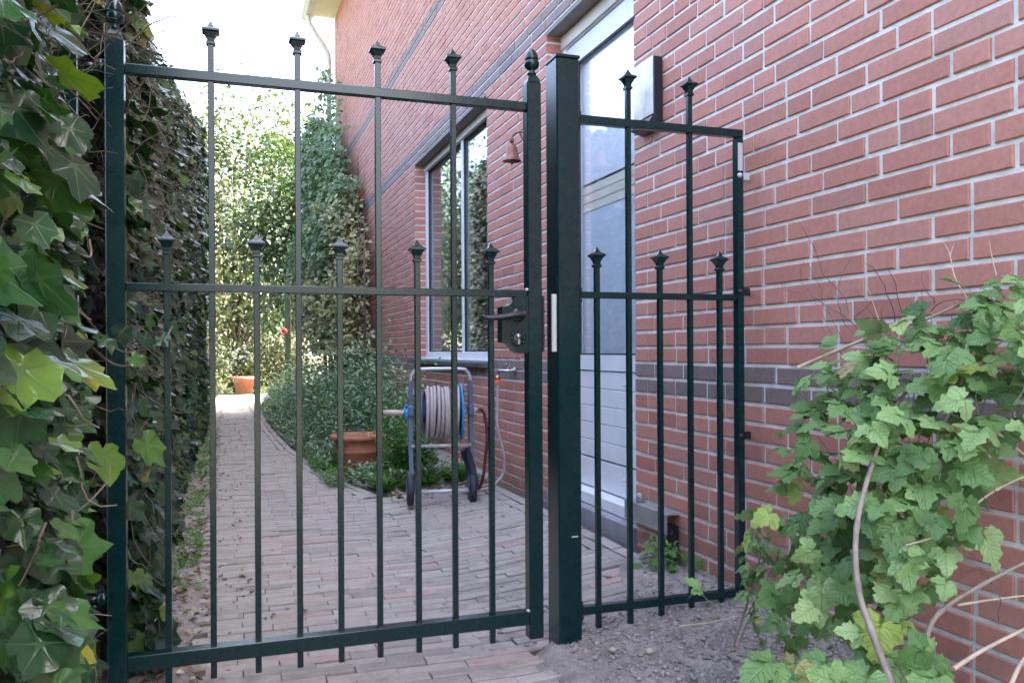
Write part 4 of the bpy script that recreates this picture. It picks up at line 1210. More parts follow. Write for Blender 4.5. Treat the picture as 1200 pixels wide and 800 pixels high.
single_leaves(ivy_f, pos[a], nrm[a], tip[a], size[a], M['ivyd_one'], ivyh)
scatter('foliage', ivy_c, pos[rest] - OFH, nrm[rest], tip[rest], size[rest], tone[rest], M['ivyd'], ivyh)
def htw():
    y = 2.4 + 8 * rnd.random() ** 1.6; z = rnd.uniform(.05, float(hedge_top(y)) - .3)
    if rnd.random() < .5: y = rnd.uniform(2.4, 3.9); z = rnd.uniform(1.3, float(hedge_top(y)) - .38)
    return (float(hedge_x(y, z)) - rnd.uniform(-.015, .06), y, z), (rnd.gauss(.2, .4), rnd.gauss(0, .9), rnd.gauss(-.3, 1)), rnd.uniform(.08, .30)
twigs('stems', 850, htw, M['ivy_twig'], ivyh, OFH, r0=.001, r1=.0028)
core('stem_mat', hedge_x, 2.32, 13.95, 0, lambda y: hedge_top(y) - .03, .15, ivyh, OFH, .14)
gw = thing('garden_wall', 'old wall hidden beneath the ivy on the left side of the path', 'wall', (-0.8, 8, 0))
b = MB(); b.box(-0.15, 0.15, -5.6, 5.8, -.1, 2.05); b.build('wall_body', M['wood_dark'], gw)

# ------------------------------------------------------------------ raspberry bush on the right
rbush = thing('raspberry_bush', 'raspberry bush with toothed green leaves and arching grey canes against the brick wall', 'bush', (1.3, 1.8, 0.06))
OFR = np.array([1.3, 1.8, .06])
def unproj(px, py, d):
    l = (px - 600) / 977 * d; z = EYE - (py - 411) / 977 * d
    return np.array([l * ca + d * sa, d * ca - l * sa, z])
# canes: written as real positions in the bed
UP = lambda L: [tuple(unproj(*q)) for q in L]
canes = [
    (UP([(1046, 812, 1.36), (1020, 742, 1.42), (1004, 690, 1.46), (1003, 620, 1.52), (1022, 545, 1.60), (1050, 478, 1.70), (1075, 450, 1.75)]), .0066),
    (UP([(1078, 812, 1.36), (1083, 755, 1.42), (1100, 720, 1.46), (1150, 688, 1.50), (1215, 655, 1.50)]), .0055),
    (UP([(1100, 690, 1.72), (1095, 560, 1.74), (1120, 450, 1.74), (1160, 380, 1.72)]), .005),
    (UP([(1105, 500, 1.62), (1125, 455, 1.62), (1131, 420, 1.64), (1135, 395, 1.66)]), .004),
    (UP([(857, 757, 2.10), (872, 715, 2.09), (885, 672, 2.06), (892, 645, 2.05)]), .0035),
    (UP([(862, 758, 2.08), (880, 720, 2.06), (893, 690, 2.05), (912, 650, 2.04)]), .003),
]
for pts, r in canes:
    b = MB(); pl = smoothline([Vector(p) - Vector(OFR) for p in pts], 7)
    b.tube(pl, [r * (1 - .5 * i / len(pl)) + (.0012 if i % 7 == 0 else 0) for i in range(len(pl))], 8)
    b.build('cane', M['cane'], rbush)
dead = [
    (UP([(935, 433, 1.98), (985, 412, 1.93), (1035, 392, 1.86), (1085, 377, 1.80), (1125, 360, 1.74)]), .0052),
    (UP([(978, 411, 1.94), (995, 420, 1.93), (1011, 421, 1.93)]), .003),
    (UP([(973, 472, 1.95), (969, 452, 1.95), (984, 435, 1.93), (1002, 420, 1.90), (1030, 400, 1.86)]), .0022),
    (UP([(1020, 442, 1.86), (1040, 420, 1.84), (1062, 401, 1.82)]), .0020),
    (UP([(1115, 787, 1.38), (1150, 765, 1.40), (1210, 735, 1.42)]), .0042),
    (UP([(1135, 600, 1.55), (1165, 578, 1.55), (1210, 557, 1.54)]), .0028),
    (UP([(1155, 500, 1.60), (1180, 520, 1.58), (1210, 545, 1.56)]), .0030),
    (UP([(1060, 642, 1.50), (1092, 632, 1.50), (1120, 612, 1.50), (1142, 596, 1.50)]), .0022),
    (UP([(1120, 712, 1.50), (1160, 706, 1.50), (1210, 700, 1.50)]), .0028),
    (UP([(1135, 355, 1.72), (1120, 330, 1.76), (1113, 300, 1.78), (1106, 288, 1.78)]), .0017),
    (UP([(1114, 302, 1.78), (1119, 288, 1.78)]), .0012),
    (UP([(1168, 326, 1.72), (1163, 305, 1.74), (1159, 283, 1.74)]), .0015),
    (UP([(1035, 392, 1.86), (1024, 360, 1.90), (1014, 330, 1.92)]), .0013),
    (UP([(795, 735, 2.18), (830, 731, 2.14), (870, 722, 2.10)]), .003),
    (UP([(860, 712, 2.2), (905, 715, 2.15), (950, 722, 2.05)]), .0025),
    (UP([(1180, 812, 1.3), (1195, 780, 1.32), (1215, 760, 1.34)]), .004),
]
for pts, r in dead:
    b = MB(); pl = smoothline([Vector(p) - Vector(OFR) for p in pts], 5)
    b.tube(pl, [r * (1 - .4 * i / len(pl)) for i in range(len(pl))], 6); b.build('dead_cane', M['dead_cane'], rbush)
def dtw():
    px_, py_, d_, L = rnd.choice([(985, 405, 2.12, .36), (1000, 400, 2.08, .32), (1060, 385, 1.95, .14), (1090, 370, 1.88, .12), (1150, 620, 1.55, .14), (1170, 700, 1.5, .12), (1030, 395, 2.0, .2), (1190, 600, 1.5, .1)])
    p = unproj(px_, py_, d_)
    return tuple(p + np.array([rnd.gauss(0, .015), rnd.gauss(0, .03), rnd.gauss(0, .03)])), (rnd.gauss(-.25, .2), rnd.gauss(.4, .25), rnd.gauss(.9, .25)), L * rnd.uniform(.6, 1)
twigs('dry_twigs', 24, dtw, M['twig'], rbush, OFR, seg=7, r0=.0008, r1=.0016)
ras = [raspberry_template(k) for k in range(16)]
# clumps of foliage: centre, spread, number, leaf size
clumps = []
# (bearing x, height y as seen from the gate side, distance, spread, number, leaf size) -> real points in the bed
for px_, py_, d_, sp_, n_, sz_ in [
    (1175, 348, 1.70, .045, 16, .085), (1130, 395, 1.70, .06, 24, .095), (1065, 432, 1.78, .055, 22, .09), (1165, 430, 1.60, .065, 26, .10),
    (1095, 480, 1.68, .07, 30, .10), (1010, 462, 1.85, .045, 12, .085), (975, 495, 1.90, .030, 7, .085), (1035, 500, 1.75, .05, 18, .10), (938, 524, 1.95, .014, 3, .07),
    (1150, 490, 1.60, .06, 22, .10), (1060, 545, 1.66, .06, 26, .105), (1005, 585, 1.74, .035, 10, .10), (1110, 560, 1.60, .055, 18, .105),
    (985, 640, 1.74, .04, 14, .10), (1060, 620, 1.60, .06, 24, .10), (1105, 625, 1.55, .035, 9, .10), (1025, 680, 1.60, .045, 15, .10), (1085, 680, 1.52, .035, 7, .09),
    (1085, 752, 1.45, .022, 4, .12), (1030, 745, 1.48, .03, 6, .11), (1120, 790, 1.35, .025, 4, .12), (965, 780, 1.42, .022, 3, .15), (1010, 795, 1.40, .03, 4, .13),
    (915, 640, 2.05, .028, 11, .055), (895, 662, 2.05, .028, 9, .055), (945, 660, 1.95, .03, 9, .065), (935, 738, 1.90, .025, 6, .065), (900, 735, 1.95, .018, 3, .06), (840, 695, 2.1, .010, 2, .075), (940, 620, 1.92, .035, 12, .085), (950, 700, 1.78, .03, 9, .085), (905, 690, 2.0, .025, 8, .07), (975, 560, 1.86, .03, 8, .09), (1195, 250, 1.62, .008, 2, .06), (1195, 390, 1.52, .05, 12, .095), (990, 720, 1.7, .03, 6, .09)]:
    clumps.append((unproj(px_ + (14 if py_ < 420 else -16), py_, d_), sp_ * (.95 if py_ < 420 else 1.1), int(n_ * 1.12 + .5), sz_ * .76))
PP = []; SS = []
for c, s_, n, sz in clumps:
    PP.append(np.array(c) + rng.normal(0, 1, (n, 3)).clip(-1.8, 1.8) * s_); SS.append(sz * rng.uniform(.6, 1.25, n))
pos = np.vstack(PP); size = np.concatenate(SS)
keep = (pos[:, 0] < 1.585) & (pos[:, 2] > .09)
pos = pos[keep]; size = size[keep]; N = len(pos)
cen = np.array([1.38, 1.45, .5])
out = (pos - cen); out /= np.linalg.norm(out, axis=1, keepdims=True)
nrm = np.array([-.25, -.35, .85]) + .40 * out + rng.normal(0, .50, (N, 3))
tip = out * .9 + np.array([-.35, .1, -.35]) + rng.normal(0, .35, (N, 3))
tone = np.clip(rng.beta(2.2, 2.6, N), 0, 1)
a, rest = split_largest(pos, size)
single_leaves(ras, pos[a], nrm[a], tip[a], size[a], M['rasp_one'], rbush)
if len(rest): scatter('foliage', ras, pos[rest] - OFR, nrm[rest], tip[rest], size[rest], tone[rest], M['rasp'], rbush)
# leaf stalks joining leaves to the bush
b = MB()
for i in range(0, N, 2):
    p = pos[i] - OFR; q_ = p - np.append(out[i][:2] * .05, .05) - rng.normal(0, .01, 3)
    b.tube([tuple(p), tuple((p + q_) / 2 + rng.normal(0, .004, 3)), tuple(q_)], .0012, 3, cap=False)
stuff(b.build('leaf_stalks', M['rasp'], rbush))
b = MB()
for i in range(22):
    a_ = rnd.uniform(0, 6.28); ph = rnd.uniform(-1, 1); r = .0075
    b.ball((r * math.sqrt(1 - ph * ph) * math.cos(a_), r * math.sqrt(1 - ph * ph) * math.sin(a_), 1.2 * r * ph), .0034, 6, 4)
b.build('berry', M['berry'], rbush, loc=tuple(unproj(936, 698, 2.02) - OFR))

# ------------------------------------------------------------------ hose reel trolley
reel = thing('hose_reel', 'grey blue hose reel trolley on two wheels carrying a coiled mauve hose on the path', 'hose reel', (1.150, 4.60, ground_z(1.15)), (0, 0, R(-10)))
reel.scale = (0.91, 1, 1)
for s_ in (-1, 1):
    b = MB(); x = .185 * s_
    pts = [(x, 0.02, .70), (x * 1.01, .025, .55), (x * 1.02, .01, .36), (x * 1.0, -.01, .20), (x * .98, -.03, .10)]
    P_ = smoothline(pts, 4)
    for p, q_ in zip(P_, P_[1:]):
        w0 = .026 + .014 * math.exp(-((p.z - .5) / .14) ** 2)
        b.add([(p.x - .013, p.y - w0, p.z), (p.x + .013, p.y - w0, p.z), (p.x + .013, p.y + w0, p.z), (p.x - .013, p.y + w0, p.z), (q_.x - .013, q_.y - w0, q_.z), (q_.x + .013, q_.y - w0, q_.z), (q_.x + .013, q_.y + w0, q_.z), (q_.x - .013, q_.y + w0, q_.z)],
              [(0, 1, 5, 4), (1, 2, 6, 5), (2, 3, 7, 6), (3, 0, 4, 7)])
    b.box(x - .017, x + .017, -.045, .065, .50, .56, .006); b.box(x - .02, x + .02, -.05, .07, .07, .15, .01)
    b.build('side_frame', M['blue_plastic'], reel)
    b = MB(); mt = Matrix.Translation((x * 1.04, 0, .095)) @ Matrix.Rotation(R(90), 4, 'Y')
    b.lathe([(.070, -.020), (.088, -.022), (.096, -.014), (.097, 0), (.096, .014), (.088, .022), (.070, .020)], 28, mat=mt)
    wh = b.build('wheel', M['tyre'], reel)
    b = MB(); b.lathe([(.012, -.026), (.030, -.024), (.068, -.016), (.068, .016), (.030, .024), (.012, .026)], 20, mat=mt); b.build('rim', M['blue_plastic'], wh)
b = MB(); b.tube(smoothline([(-.185, .02, .66), (-.185, .02, .715), (-.165, .015, .75), (-.12, .01, .765), (.12, .01, .765), (.165, .015, .75), (.185, .02, .715), (.185, .02, .66)], 5), .0095, 10); b.build('push_bar', M['tube'], reel)
b = MB(); b.tube([(-.185, -.03, .335), (.185, -.03, .335)], .010, 10); b.build('cross_bar', M['tube'], reel)
b = MB(); b.tube([(-.19, -.01, .075), (.19, -.01, .075)], .011, 10); b.build('axle', M['tube'], reel)
for s_, mt_, r_ in ((-1, 'blue_plastic', .142), (1, 'light_blue', .165)):
    b = MB(); m_ = Matrix.Translation((s_ * .125, .01, .52)) @ Matrix.Rotation(R(90), 4, 'Y')
    b.lathe([(.03, -.006), (r_ - .01, -.006), (r_, 0), (r_ - .01, .006), (.03, .006)], 28, mat=m_)
    for k in range(6):
        a = k * 1.047; b.tube([(s_ * .134, .01 + .03 * math.cos(a), .52 + .03 * math.sin(a)), (s_ * .134, .01 + (r_ - .01) * math.cos(a), .52 + (r_ - .01) * math.sin(a))], .006, 5)
    b.build('drum_flange', M[mt_], reel)
b = MB(); b.lathe([(.06, -.12), (.06, .12)], 20, mat=Matrix.Translation((0, .01, .52)) @ Matrix.Rotation(R(90), 4, 'Y')); b.build('drum', M['blue_plastic'], reel)
b = MB(); pts = []
for lay, (rad_, n_, x0, x1) in enumerate(((.118, 9, -.105, .105), (.139, 9, .10, -.10))):
    for i in range(n_ * 22 + 1):
        a = i / 22 * 2 * math.pi; t = i / (n_ * 22)
        wob = .004 * math.sin(a * .37 + lay) + .003 * math.sin(a * 1.0 + t * 9)
        pts.append((x0 + (x1 - x0) * t + wob + .006 * math.sin(t * 17), .01 + (rad_ + wob) * math.cos(a), .52 + (rad_ + wob) * math.sin(a)))
b.tube(pts, .0105, 7); b.build('coiled_hose', M['hose'], reel)
b = MB(); b.lathe([(.030, -.03), (.034, 0), (.022, .02)], 12, mat=Matrix.Translation((-.20, .01, .52)) @ Matrix.Rotation(R(90), 4, 'Y'))
for k in range(4):
    a = k * 1.57 + .5; b.tube([(-.21, .01, .52), (-.215, .01 + .05 * math.cos(a), .52 + .05 * math.sin(a))], .009, 6)
b.build('crank_hub', M['light_blue'], reel)
b = MB(); b.tube([(-.225, .01, .52), (-.24, .01, .52), (-.30, .01, .522), (-.355, .01, .524)], [.012, .015, .017, .014], 10); b.build('crank_grip', M['beige'], reel)
b = MB(); b.tube([(.14, .05, .30), (.185, .07, .20), (.20, .02, .12)], [.020, .028, .034], 8); b.tube([(.16, -.02, .32), (.19, -.05, .2), (.21, -.03, .10)], [.016, .022, .026], 8)
b.build('stand_foot', M['tyre'], reel)
b = MB(); b.ball((.205, .0, .53), .018, 10, 6); b.tube([(.205, 0, .53), (.228, .0, .532)], .012, 8); b.build('hose_coupling', M['beige'], reel)
b = MB(); b.tube(smoothline([(x - .035, y, z) for x, y, z in [(1.385, 4.57, .555), (1.41, 4.57, .565), (1.44, 4.58, .52), (1.455, 4.59, .40), (1.445, 4.60, .26), (1.435, 4.62, .15), (1.42, 4.66, .095), (1.40, 4.72, .078), (1.44, 4.80, .085), (1.50, 4.76, .095)]], 7), .0095, 8)
o = b.build('connecting_hose', M['hose_red'], None); tag(o, 'dark red hose arching from the side of the hose reel down to the paving', 'hose')

# ------------------------------------------------------------------ terracotta bowl, bed plants
tpz = 0.025
pot = thing('terracotta_pot', 'wide weathered terracotta pot standing in the green bed beside the hose reel', 'pot', (0.92, 6.20, tpz))
b = MB(); b.lathe([(.125, 0), (.135, .01), (.158, .13), (.166, .135), (.166, .150), (.163, .155), (.178, .225), (.198, .228), (.202, .245), (.198, .262), (.186, .264), (.176, .225), (.150, .13), (.12, .03)], 32); b.build('pot_body', M['terracotta'], pot)
b = MB(); b.lathe([(.168, .205), (.05, .212), (.001, .214)], 20, cap=False); b.build('potting_soil', M['pot_soil'], pot)

qt = [quad_template(.17, .06), quad_template(.22, .10), quad_template(.26, -.04)]
def plant_field(name, mat, n, fn, leafs, lsize, parent=None, off=np.zeros(3), opp=True):
    P_ = []; N_ = []; T_ = []; S_ = []; C_ = []
    SV = MB()
    for _ in range(n):
        x, y, h = fn()
        z = ground_z(x, y) + .0
        lean = np.array([rnd.gauss(-.10, .16), rnd.gauss(-.05, .16), 1.0]); tn = rnd.random()
        for i in range(leafs):
            t = (i + .6) / leafs
            if t < .12: continue
            p = np.array([x, y, z]) + lean * h * t
            az = (i * 1.571 + rnd.uniform(-.4, .4))
            for k in ((0, math.pi) if opp else (0,)):
                a_ = az + k
                dr = np.array([math.cos(a_), math.sin(a_), .35 - .5 * t * 0 + rnd.gauss(0, .25)])
                P_.append(p - off); T_.append(dr); N_.append(np.array([-dr[0] * .5, -dr[1] * .5, 1]) + np.array([rnd.gauss(0, .25) for _ in range(3)]))
                S_.append(lsize * rnd.uniform(.6, 1.3) * (1.15 - .6 * t)); C_.append(min(1, max(0, .25 + .5 * t * rnd.random() + .35 * (tn - .3))))
    return scatter(name, qt, np.array(P_), np.array(N_), np.array(T_), np.array(S_), np.array(C_), mat, parent)
def bedpt():
    while True:
        y = 5.2 + 8.6 * rnd.random() ** 1.25; x = rnd.uniform(bed_edge(y) + .02, 1.60)
        d = x - bed_edge(y)
        if y < 6.3 and x > 1.40 - .1 * (6.3 - y): continue
        if math.hypot(x - .92, y - 6.2) < .27: continue
        hmax = min(1, d / .5) * np.interp(y, [5.2, 5.7, 6.4, 7.5, 9, 14], [.14, .34, .66, .80, .80, .85])
        if abs(x - .92 + (6.2 - y) * .12) < .36 and y < 6.2: hmax = min(hmax, .06)
        h = max(.08, hmax * rnd.uniform(.65, 1.1) + .04)
        return x, y, h
o = plant_field('bed_plants', M['bed_leaf'], 1350, bedpt, 8, .075)
b2 = plant_field('taller_weeds', M['bed_leaf'], 60, lambda: (rnd.uniform(.75, 1.45), rnd.uniform(6.6, 9.5), rnd.uniform(.75, 1.15)), 12, .10)
b3 = plant_field('green_weeds', M['weed_leaf'], 210, lambda: (rnd.uniform(.88, 1.52), 5.14 + abs(rnd.gauss(0, .16)), rnd.uniform(.04, .11) if rnd.random() < .85 else rnd.uniform(.10, .2)), 7, .045)
b4 = plant_field('feathery_weeds', M['weed_leaf'], 75, lambda: (max(.98, rnd.gauss(1.14, .08)), rnd.gauss(5.46, .12), rnd.uniform(.2, .55)), 14, .055)
b5 = plant_field('path_edge_weeds', M['weed_leaf'], 110, lambda: (bed_edge(5.2 + .0) * 0 + rnd.uniform(.62, .80), rnd.uniform(5.5, 7.2), rnd.uniform(.04, .12)), 5, .04)
b6 = plant_field('hedge_foot_weeds', M['weed_leaf'], 150, lambda: (-.17 + rnd.gauss(0, .035), rnd.uniform(3.2, 9.5), rnd.uniform(.03, .10)), 5, .04)
plant_field('pot_seedling', M['bed_leaf'], 16, lambda: (rnd.gauss(.92, .06), rnd.gauss(6.2, .05), .25 + rnd.uniform(.04, .16)), 9, .05)
# weeds at the foot of the wall by the fence panel
wd = thing('wall_weed', 'dark green weed growing at the foot of the wall behind the fence panel', 'weed', (1.53, 2.72, .085))
n = 70; P_ = rng.normal(0, 1, (n, 3)) * np.array([.035, .05, .028]) + np.array([0, 0, .045])
scatter('leaves', [ovate_template(k, .36, 4, .04) for k in range(3)], P_, np.array([-.2, -.4, 1]) + rng.normal(0, .5, (n, 3)), P_ + rng.normal(0, .02, (n, 3)) + 1e-3, rng.uniform(.025, .05, n), rng.uniform(.0, .35, n), M['rasp'], wd)
wd2 = thing('ledge_weed', 'yellow green weed hanging just below the grey metal ledge', 'weed', (1.56, 2.80, .12))
n = 34; P_ = rng.normal(0, 1, (n, 3)) * np.array([.015, .035, .022]) + np.array([0, 0, .045])
scatter('leaves', qt, P_, np.array([-.6, -.4, .6]) + rng.normal(0, .4, (n, 3)), rng.normal(0, 1, (n, 3)), rng.uniform(.02, .04, n), rng.uniform(.7, 1, n), M['ivy'], wd2)
b = MB()
for k in range(5): b.tube([(0, rnd.gauss(0, .02), -.03), (rnd.gauss(0, .01), rnd.gauss(0, .02), .03), (rnd.gauss(0, .02), rnd.gauss(0, .04), .08)], .0014, 4)
b.build('stem', M['dead_cane'], wd2)

# dry leaves and twiglets on the ground
def litter(name, n, fn, s0, s1):
    P_ = []; S_ = []
    for _ in range(n):
        x, y, z = fn(); P_.append((x, y, z)); S_.append(rnd.uniform(s0, s1))
    P_ = np.array(P_); n = len(P_)
    return scatter(name, [quad_template(.36, .3), quad_template(.25, .2), quad_template(.42, -.2)], P_, np.array([0, 0, 1.0]) + rng.normal(0, .25, (n, 3)), rng.normal(0, 1, (n, 3)) * np.array([1, 1, .1]), np.array(S_), rng.random(n), M['dry_leaf_field'])
def onpath():
    if rnd.random() < .60: x = -.10 + abs(rnd.gauss(0, .16)); y = rnd.uniform(2.6, 13)
    elif rnd.random() < .5: y = rnd.uniform(5.2, 12); x = bed_edge(y) - abs(rnd.gauss(0, .10))
    else: x = rnd.uniform(-.1, 1.5); y = rnd.uniform(2.3, 13)
    x = min(x, bed_edge(y) - .02)
    return x, y, ground_z(x) + .004
litter('fallen_leaves', 430, onpath, .012, .034)
litter('hedge_litter', 900, lambda: (-.16 + rnd.gauss(0, .05), 2.3 + 8 * rnd.random() ** 1.3, .022), .012, .035)
litter('reel_litter', 160, lambda: (lambda x: (x, rnd.gauss(5.02, .10), ground_z(x) + .012))(rnd.uniform(.92, 1.58)), .015, .04)
litter('soil_litter', 40, lambda: (lambda x, y: (x, y, max(zs(x, y), ground_z(x) - .01) + .004))(rnd.uniform(1.0, 1.55), rnd.uniform(1.7, 2.9)), .01, .025)

# ------------------------------------------------------------------ trees and climbers
def tree(name, label, cat, x, y, z0, h, rx, ry, mat, nleaf, lsize, trunk=.09, seed=1, zc0=.25, nclump=60, group=None, templ=None, flat=1.0, bark='bark'):
    r = random.Random(seed); g = np.random.default_rng(seed)
    t = thing(name, label, cat, (x, y, z0), group=group)
    b = MB(); fork = h * (zc0 + .08)
    b.tube(smoothline([(0, 0, -.05), (r.gauss(0, .05), r.gauss(0, .05), fork * .5), (r.gauss(0, .08), r.gauss(0, .08), fork), (r.gauss(0, .15), r.gauss(0, .15), h * .75)], 4), [trunk * (1 - .055 * i) for i in range(13)], 8)
    cl = []
    for _ in range(nclump):
        while True:
            u = np.array([r.uniform(-1, 1) for _ in range(3)])
            if .15 < (u ** 2).sum() < 1: break
        u *= r.uniform(.8, 1.15)
        cz = h * (zc0 + (1 - zc0) * .5) + u[2] * h * (1 - zc0) * .5
        cl.append(np.array([u[0] * rx, u[1] * ry, cz]))
    for c in cl[:26]:
        s_ = r.uniform(.5, 1) * fork; m_ = np.array([c[0] * .4, c[1] * .4, s_ + (c[2] - s_) * .6])
        b.tube(smoothline([(0, 0, s_), tuple(m_), tuple(c)], 3), [trunk * .38 * (1 - .13 * i) for i in range(7)], 5)
    b.build('trunk', M[bark], t)
    cl = np.array(cl); which = g.integers(0, nclump, nleaf)
    cr = g.uniform(.6, 1.25, nclump)
    rr = .26 * (rx + ry) * .5 + .12
    off = g.normal(0, 1, (nleaf, 3)) * rr * cr[which][:, None] * np.array([.75, .75, .55])
    P_ = cl[which] + off
    out = P_ - np.array([0, 0, h * .55]); out /= np.linalg.norm(out, axis=1, keepdims=True)
    nr = out * .5 + np.array([0, 0, .6]) + g.normal(0, .5, (nleaf, 3))
    tp = out * .5 + np.array([0, 0, -.5]) + g.normal(0, .5, (nleaf, 3))
    ct = g.uniform(-.2, .2, nclump)
    scatter('crown', templ or [quad_template(.32, .12), quad_template(.26, .2), quad_template(.40, .05)], P_, nr, tp, lsize * g.uniform(.6, 1.3, nleaf), np.clip(g.beta(2, 2, nleaf) + ct[which], 0, 1), M[mat], t)
    return t
tree('tree', 'tall sunlit tree with yellow green leaves at the end of the path', 'tree', 0.25, 20.5, 0, 7.2, 2.1, 2.0, 'tree_yellow', 21000, .125, .11, 3, .10, 90)
tree('tree', 'darker green tree between the sunlit tree and the house corner', 'tree', 1.40, 16.9, 0, 4.9, 1.10, 1.0, 'tree_green', 10500, .11, .07, 5, .22, 50)
tree('tree', 'broad tree mostly hidden behind the far end of the ivy hedge', 'tree', -3.3, 23, 0, 6.2, 2.3, 2.3, 'tree_green', 9000, .15, .12, 8, .2, 60)
tree('tree', 'tree standing beyond the far corner of the brick house', 'tree', 4.4, 21.5, 0, 6.6, 2.2, 2.2, 'tree_yellow', 9000, .15, .12, 9, .2, 60)
tree('shrub', 'narrow pale yellow shrub in full sun just past the end of the hedge', 'shrub', -.28, 16.2, 0, 2.6, .28, .5, 'tree_yellow', 2600, .07, .02, 12, .05, 26)
tree('shrub', 'bushy pale shrub beneath the sunlit tree at the end of the path', 'shrub', 1.15, 19.2, 0, 1.7, .6, .5, 'tree_yellow', 2600, .08, .02, 14, .0, 30)
tree('shrub', 'low leafy shrub with pale stems around the far orange pot', 'shrub', .35, 20.3, 0, 1.25, .8, .5, 'climber_cream', 2400, .08, .02, 16, .0, 30)
tree('shrub', 'green bush at the back right of the far garden', 'shrub', 2.6, 18.6, 0, 3.0, .8, .8, 'tree_green', 3000, .10, .03, 17, .05, 30)

# climber on the house corner: woody stems, dark mass, paler variegated growth in front
cb = thing('wall_climber', 'tall dark green climber covering the far corner of the brick house', 'climber', (1.45, 12, 0))
b = MB()
for k in range(7):
    y = rnd.uniform(-2.2, 1.0); x = rnd.uniform(-.2, .1)
    b.tube(smoothline([(x, y, 0), (x + rnd.gauss(-.05, .05), y + rnd.gauss(.1, .15), .9), (x + rnd.gauss(0, .06), y + rnd.gauss(.2, .2), 1.9), (x + .05, y + rnd.gauss(.4, .2), 3.2)], 5), [.022 * (1 - .045 * i) for i in range(16)], 6)
b.build('stem', M['bark'], cb)
def climber_pts(n, y0, y1, top, depth_):
    y = rng.uniform(y0, y1, n); T_ = np.interp(y, [9, 10, 11, 12, 13.2], top); z = rng.uniform(.25, 1, n) ** .8 * T_
    k = 1 - (z / T_) ** 4 * .5
    dd = depth_ * k * (1 + .42 * snoise(y * 2, z * 1.6, 3.0))
    x = 1.60 - dd * rng.uniform(.0, 1.0, n) ** .35
    return np.stack([x, y, z], 1)
P_ = climber_pts(9500, 9.9, 13.35, [0, 2.9, 3.5, 4.1, 4.55], .62); n = len(P_)
scatter('foliage', [quad_template(.38, .1), quad_template(.30, .16)], P_ - np.array([1.45, 12, 0]), np.array([-.7, -.5, .5]) + rng.normal(0, .45, (n, 3)), np.array([-.2, 0, -.8]) + rng.normal(0, .5, (n, 3)), rng.uniform(.05, .11, n), np.clip(rng.beta(2, 2, n) + .2 * snoise(P_[:, 1] * 3, P_[:, 2] * 3), 0, 1), M['climber_dark'], cb)
P_ = climber_pts(1500, 10.5, 13.3, [0, 3.2, 4.0, 4.8, 5.3], .5); n = len(P_)
scatter('loose_shoots', [quad_template(.38, .1)], P_ - np.array([1.45, 12, 0]), np.array([-.7, -.5, .5]) + rng.normal(0, .5, (n, 3)), rng.normal(0, 1, (n, 3)), rng.uniform(.05, .10, n), rng.beta(2, 2, n), M['climber_dark'], cb)
cv = thing('variegated_climber', 'cream and green variegated climber in front of the dark one on the house wall', 'climber', (1.35, 10, 0))
b = MB()
for k in range(5):
    y = rnd.uniform(-.9, .8)
    b.tube(smoothline([(.05, y, 0), (rnd.gauss(0, .08), y + rnd.gauss(0, .1), .8), (rnd.gauss(.05, .08), y + rnd.gauss(0, .2), 1.6), (.1, y + .1, 2.4)], 4), [.02 * (1 - .06 * i) for i in range(13)], 6)
b.build('stem', M['bark'], cv)
yv = rng.uniform(9.2, 11.6, 7200); T_ = np.interp(yv, [9.2, 9.7, 10.4, 11.6], [1.7, 2.5, 3.1, 3.0]); zv = np.maximum(.9, rng.uniform(.3, 1, 7200) * T_)
dd = .62 * (1 - .5 * (zv / T_) ** 3) * (1 + .5 * snoise(yv * 3, zv * 2.2, 1.0))
P_ = np.stack([1.60 - dd * rng.uniform(0, 1, 7200) ** .4, yv, zv], 1); n = len(P_)
scatter('foliage', [quad_template(.34, .1), quad_template(.28, .16)], P_ - np.array([1.35, 10, 0]), np.array([-.6, -.6, .6]) + rng.normal(0, .5, (n, 3)), np.array([-.2, 0, -.3]) + rng.normal(0, .7, (n, 3)), rng.uniform(.045, .085, n), np.clip(rng.beta(2, 2, n) + .3 * snoise(yv * 4, zv * 4, 2), 0, 1), M['climber_cream'], cv)

# ------------------------------------------------------------------ far garden
b = MB(); b.box(-1.2, 1.5, 14.63, 18.2, -.06, .01); structure(b.build('patio', M['patio']))
pl = thing('raised_planter', 'low dark blue grey planter with a white corner block at the end of the bed', 'planter', (.9, 13.95, 0))
b = MB(); b.box(-.26, .45, -.18, .30, 0, .30, .01); b.build('box', M['planter'], pl)
b = MB(); b.box(-.27, .46, -.19, .31, .302, .315, .003); b.build('rim', M['planter'], pl)
b = MB(); b.box(-.345, -.275, -.30, .05, 0, .21, .006); b.build('corner_block', M['white'], pl)
gp = thing('green_post', 'slim mossy green wooden post rising from the planter near the end of the path', 'post', (.98, 14.4, 0))
b = MB(); b.box(-.05, .05, -.05, .05, 0, 2.15, .008); b.build('shaft', M['mossy'], gp)
b = MB(); b.box(-.06, .06, -.06, .06, 2.151, 2.18, .004); b.build('cap', M['mossy'], gp)
b = MB(); b.ball((0, 0, 0), .05, 14, 9); b.tube([(0, 0, .045), (0, 0, .075)], .008, 6)
o = b.build('red_ball', M['berry'], None, loc=(.915, 14.33, 1.24)); tag(o, 'small red ball hanging at the side of the green post', 'ball')
fp2 = thing('terracotta_pot', 'orange terracotta pot in the sun at the far end of the path', 'pot', (.36, 18.75, .01))
b = MB(); b.lathe([(.16, 0), (.23, .30), (.26, .305), (.265, .36), (.24, .362), (.20, .28), (.15, .04)], 20); b.build('pot_body', M['terracotta'], fp2)
b = MB(); b.lathe([(.23, .30), (.001, .31)], 16, cap=False); b.build('potting_soil', M['pot_soil'], fp2)
fl = thing('flower_bush', 'bush with white flowers behind the far orange pot', 'bush', (.30, 20.0, 0))
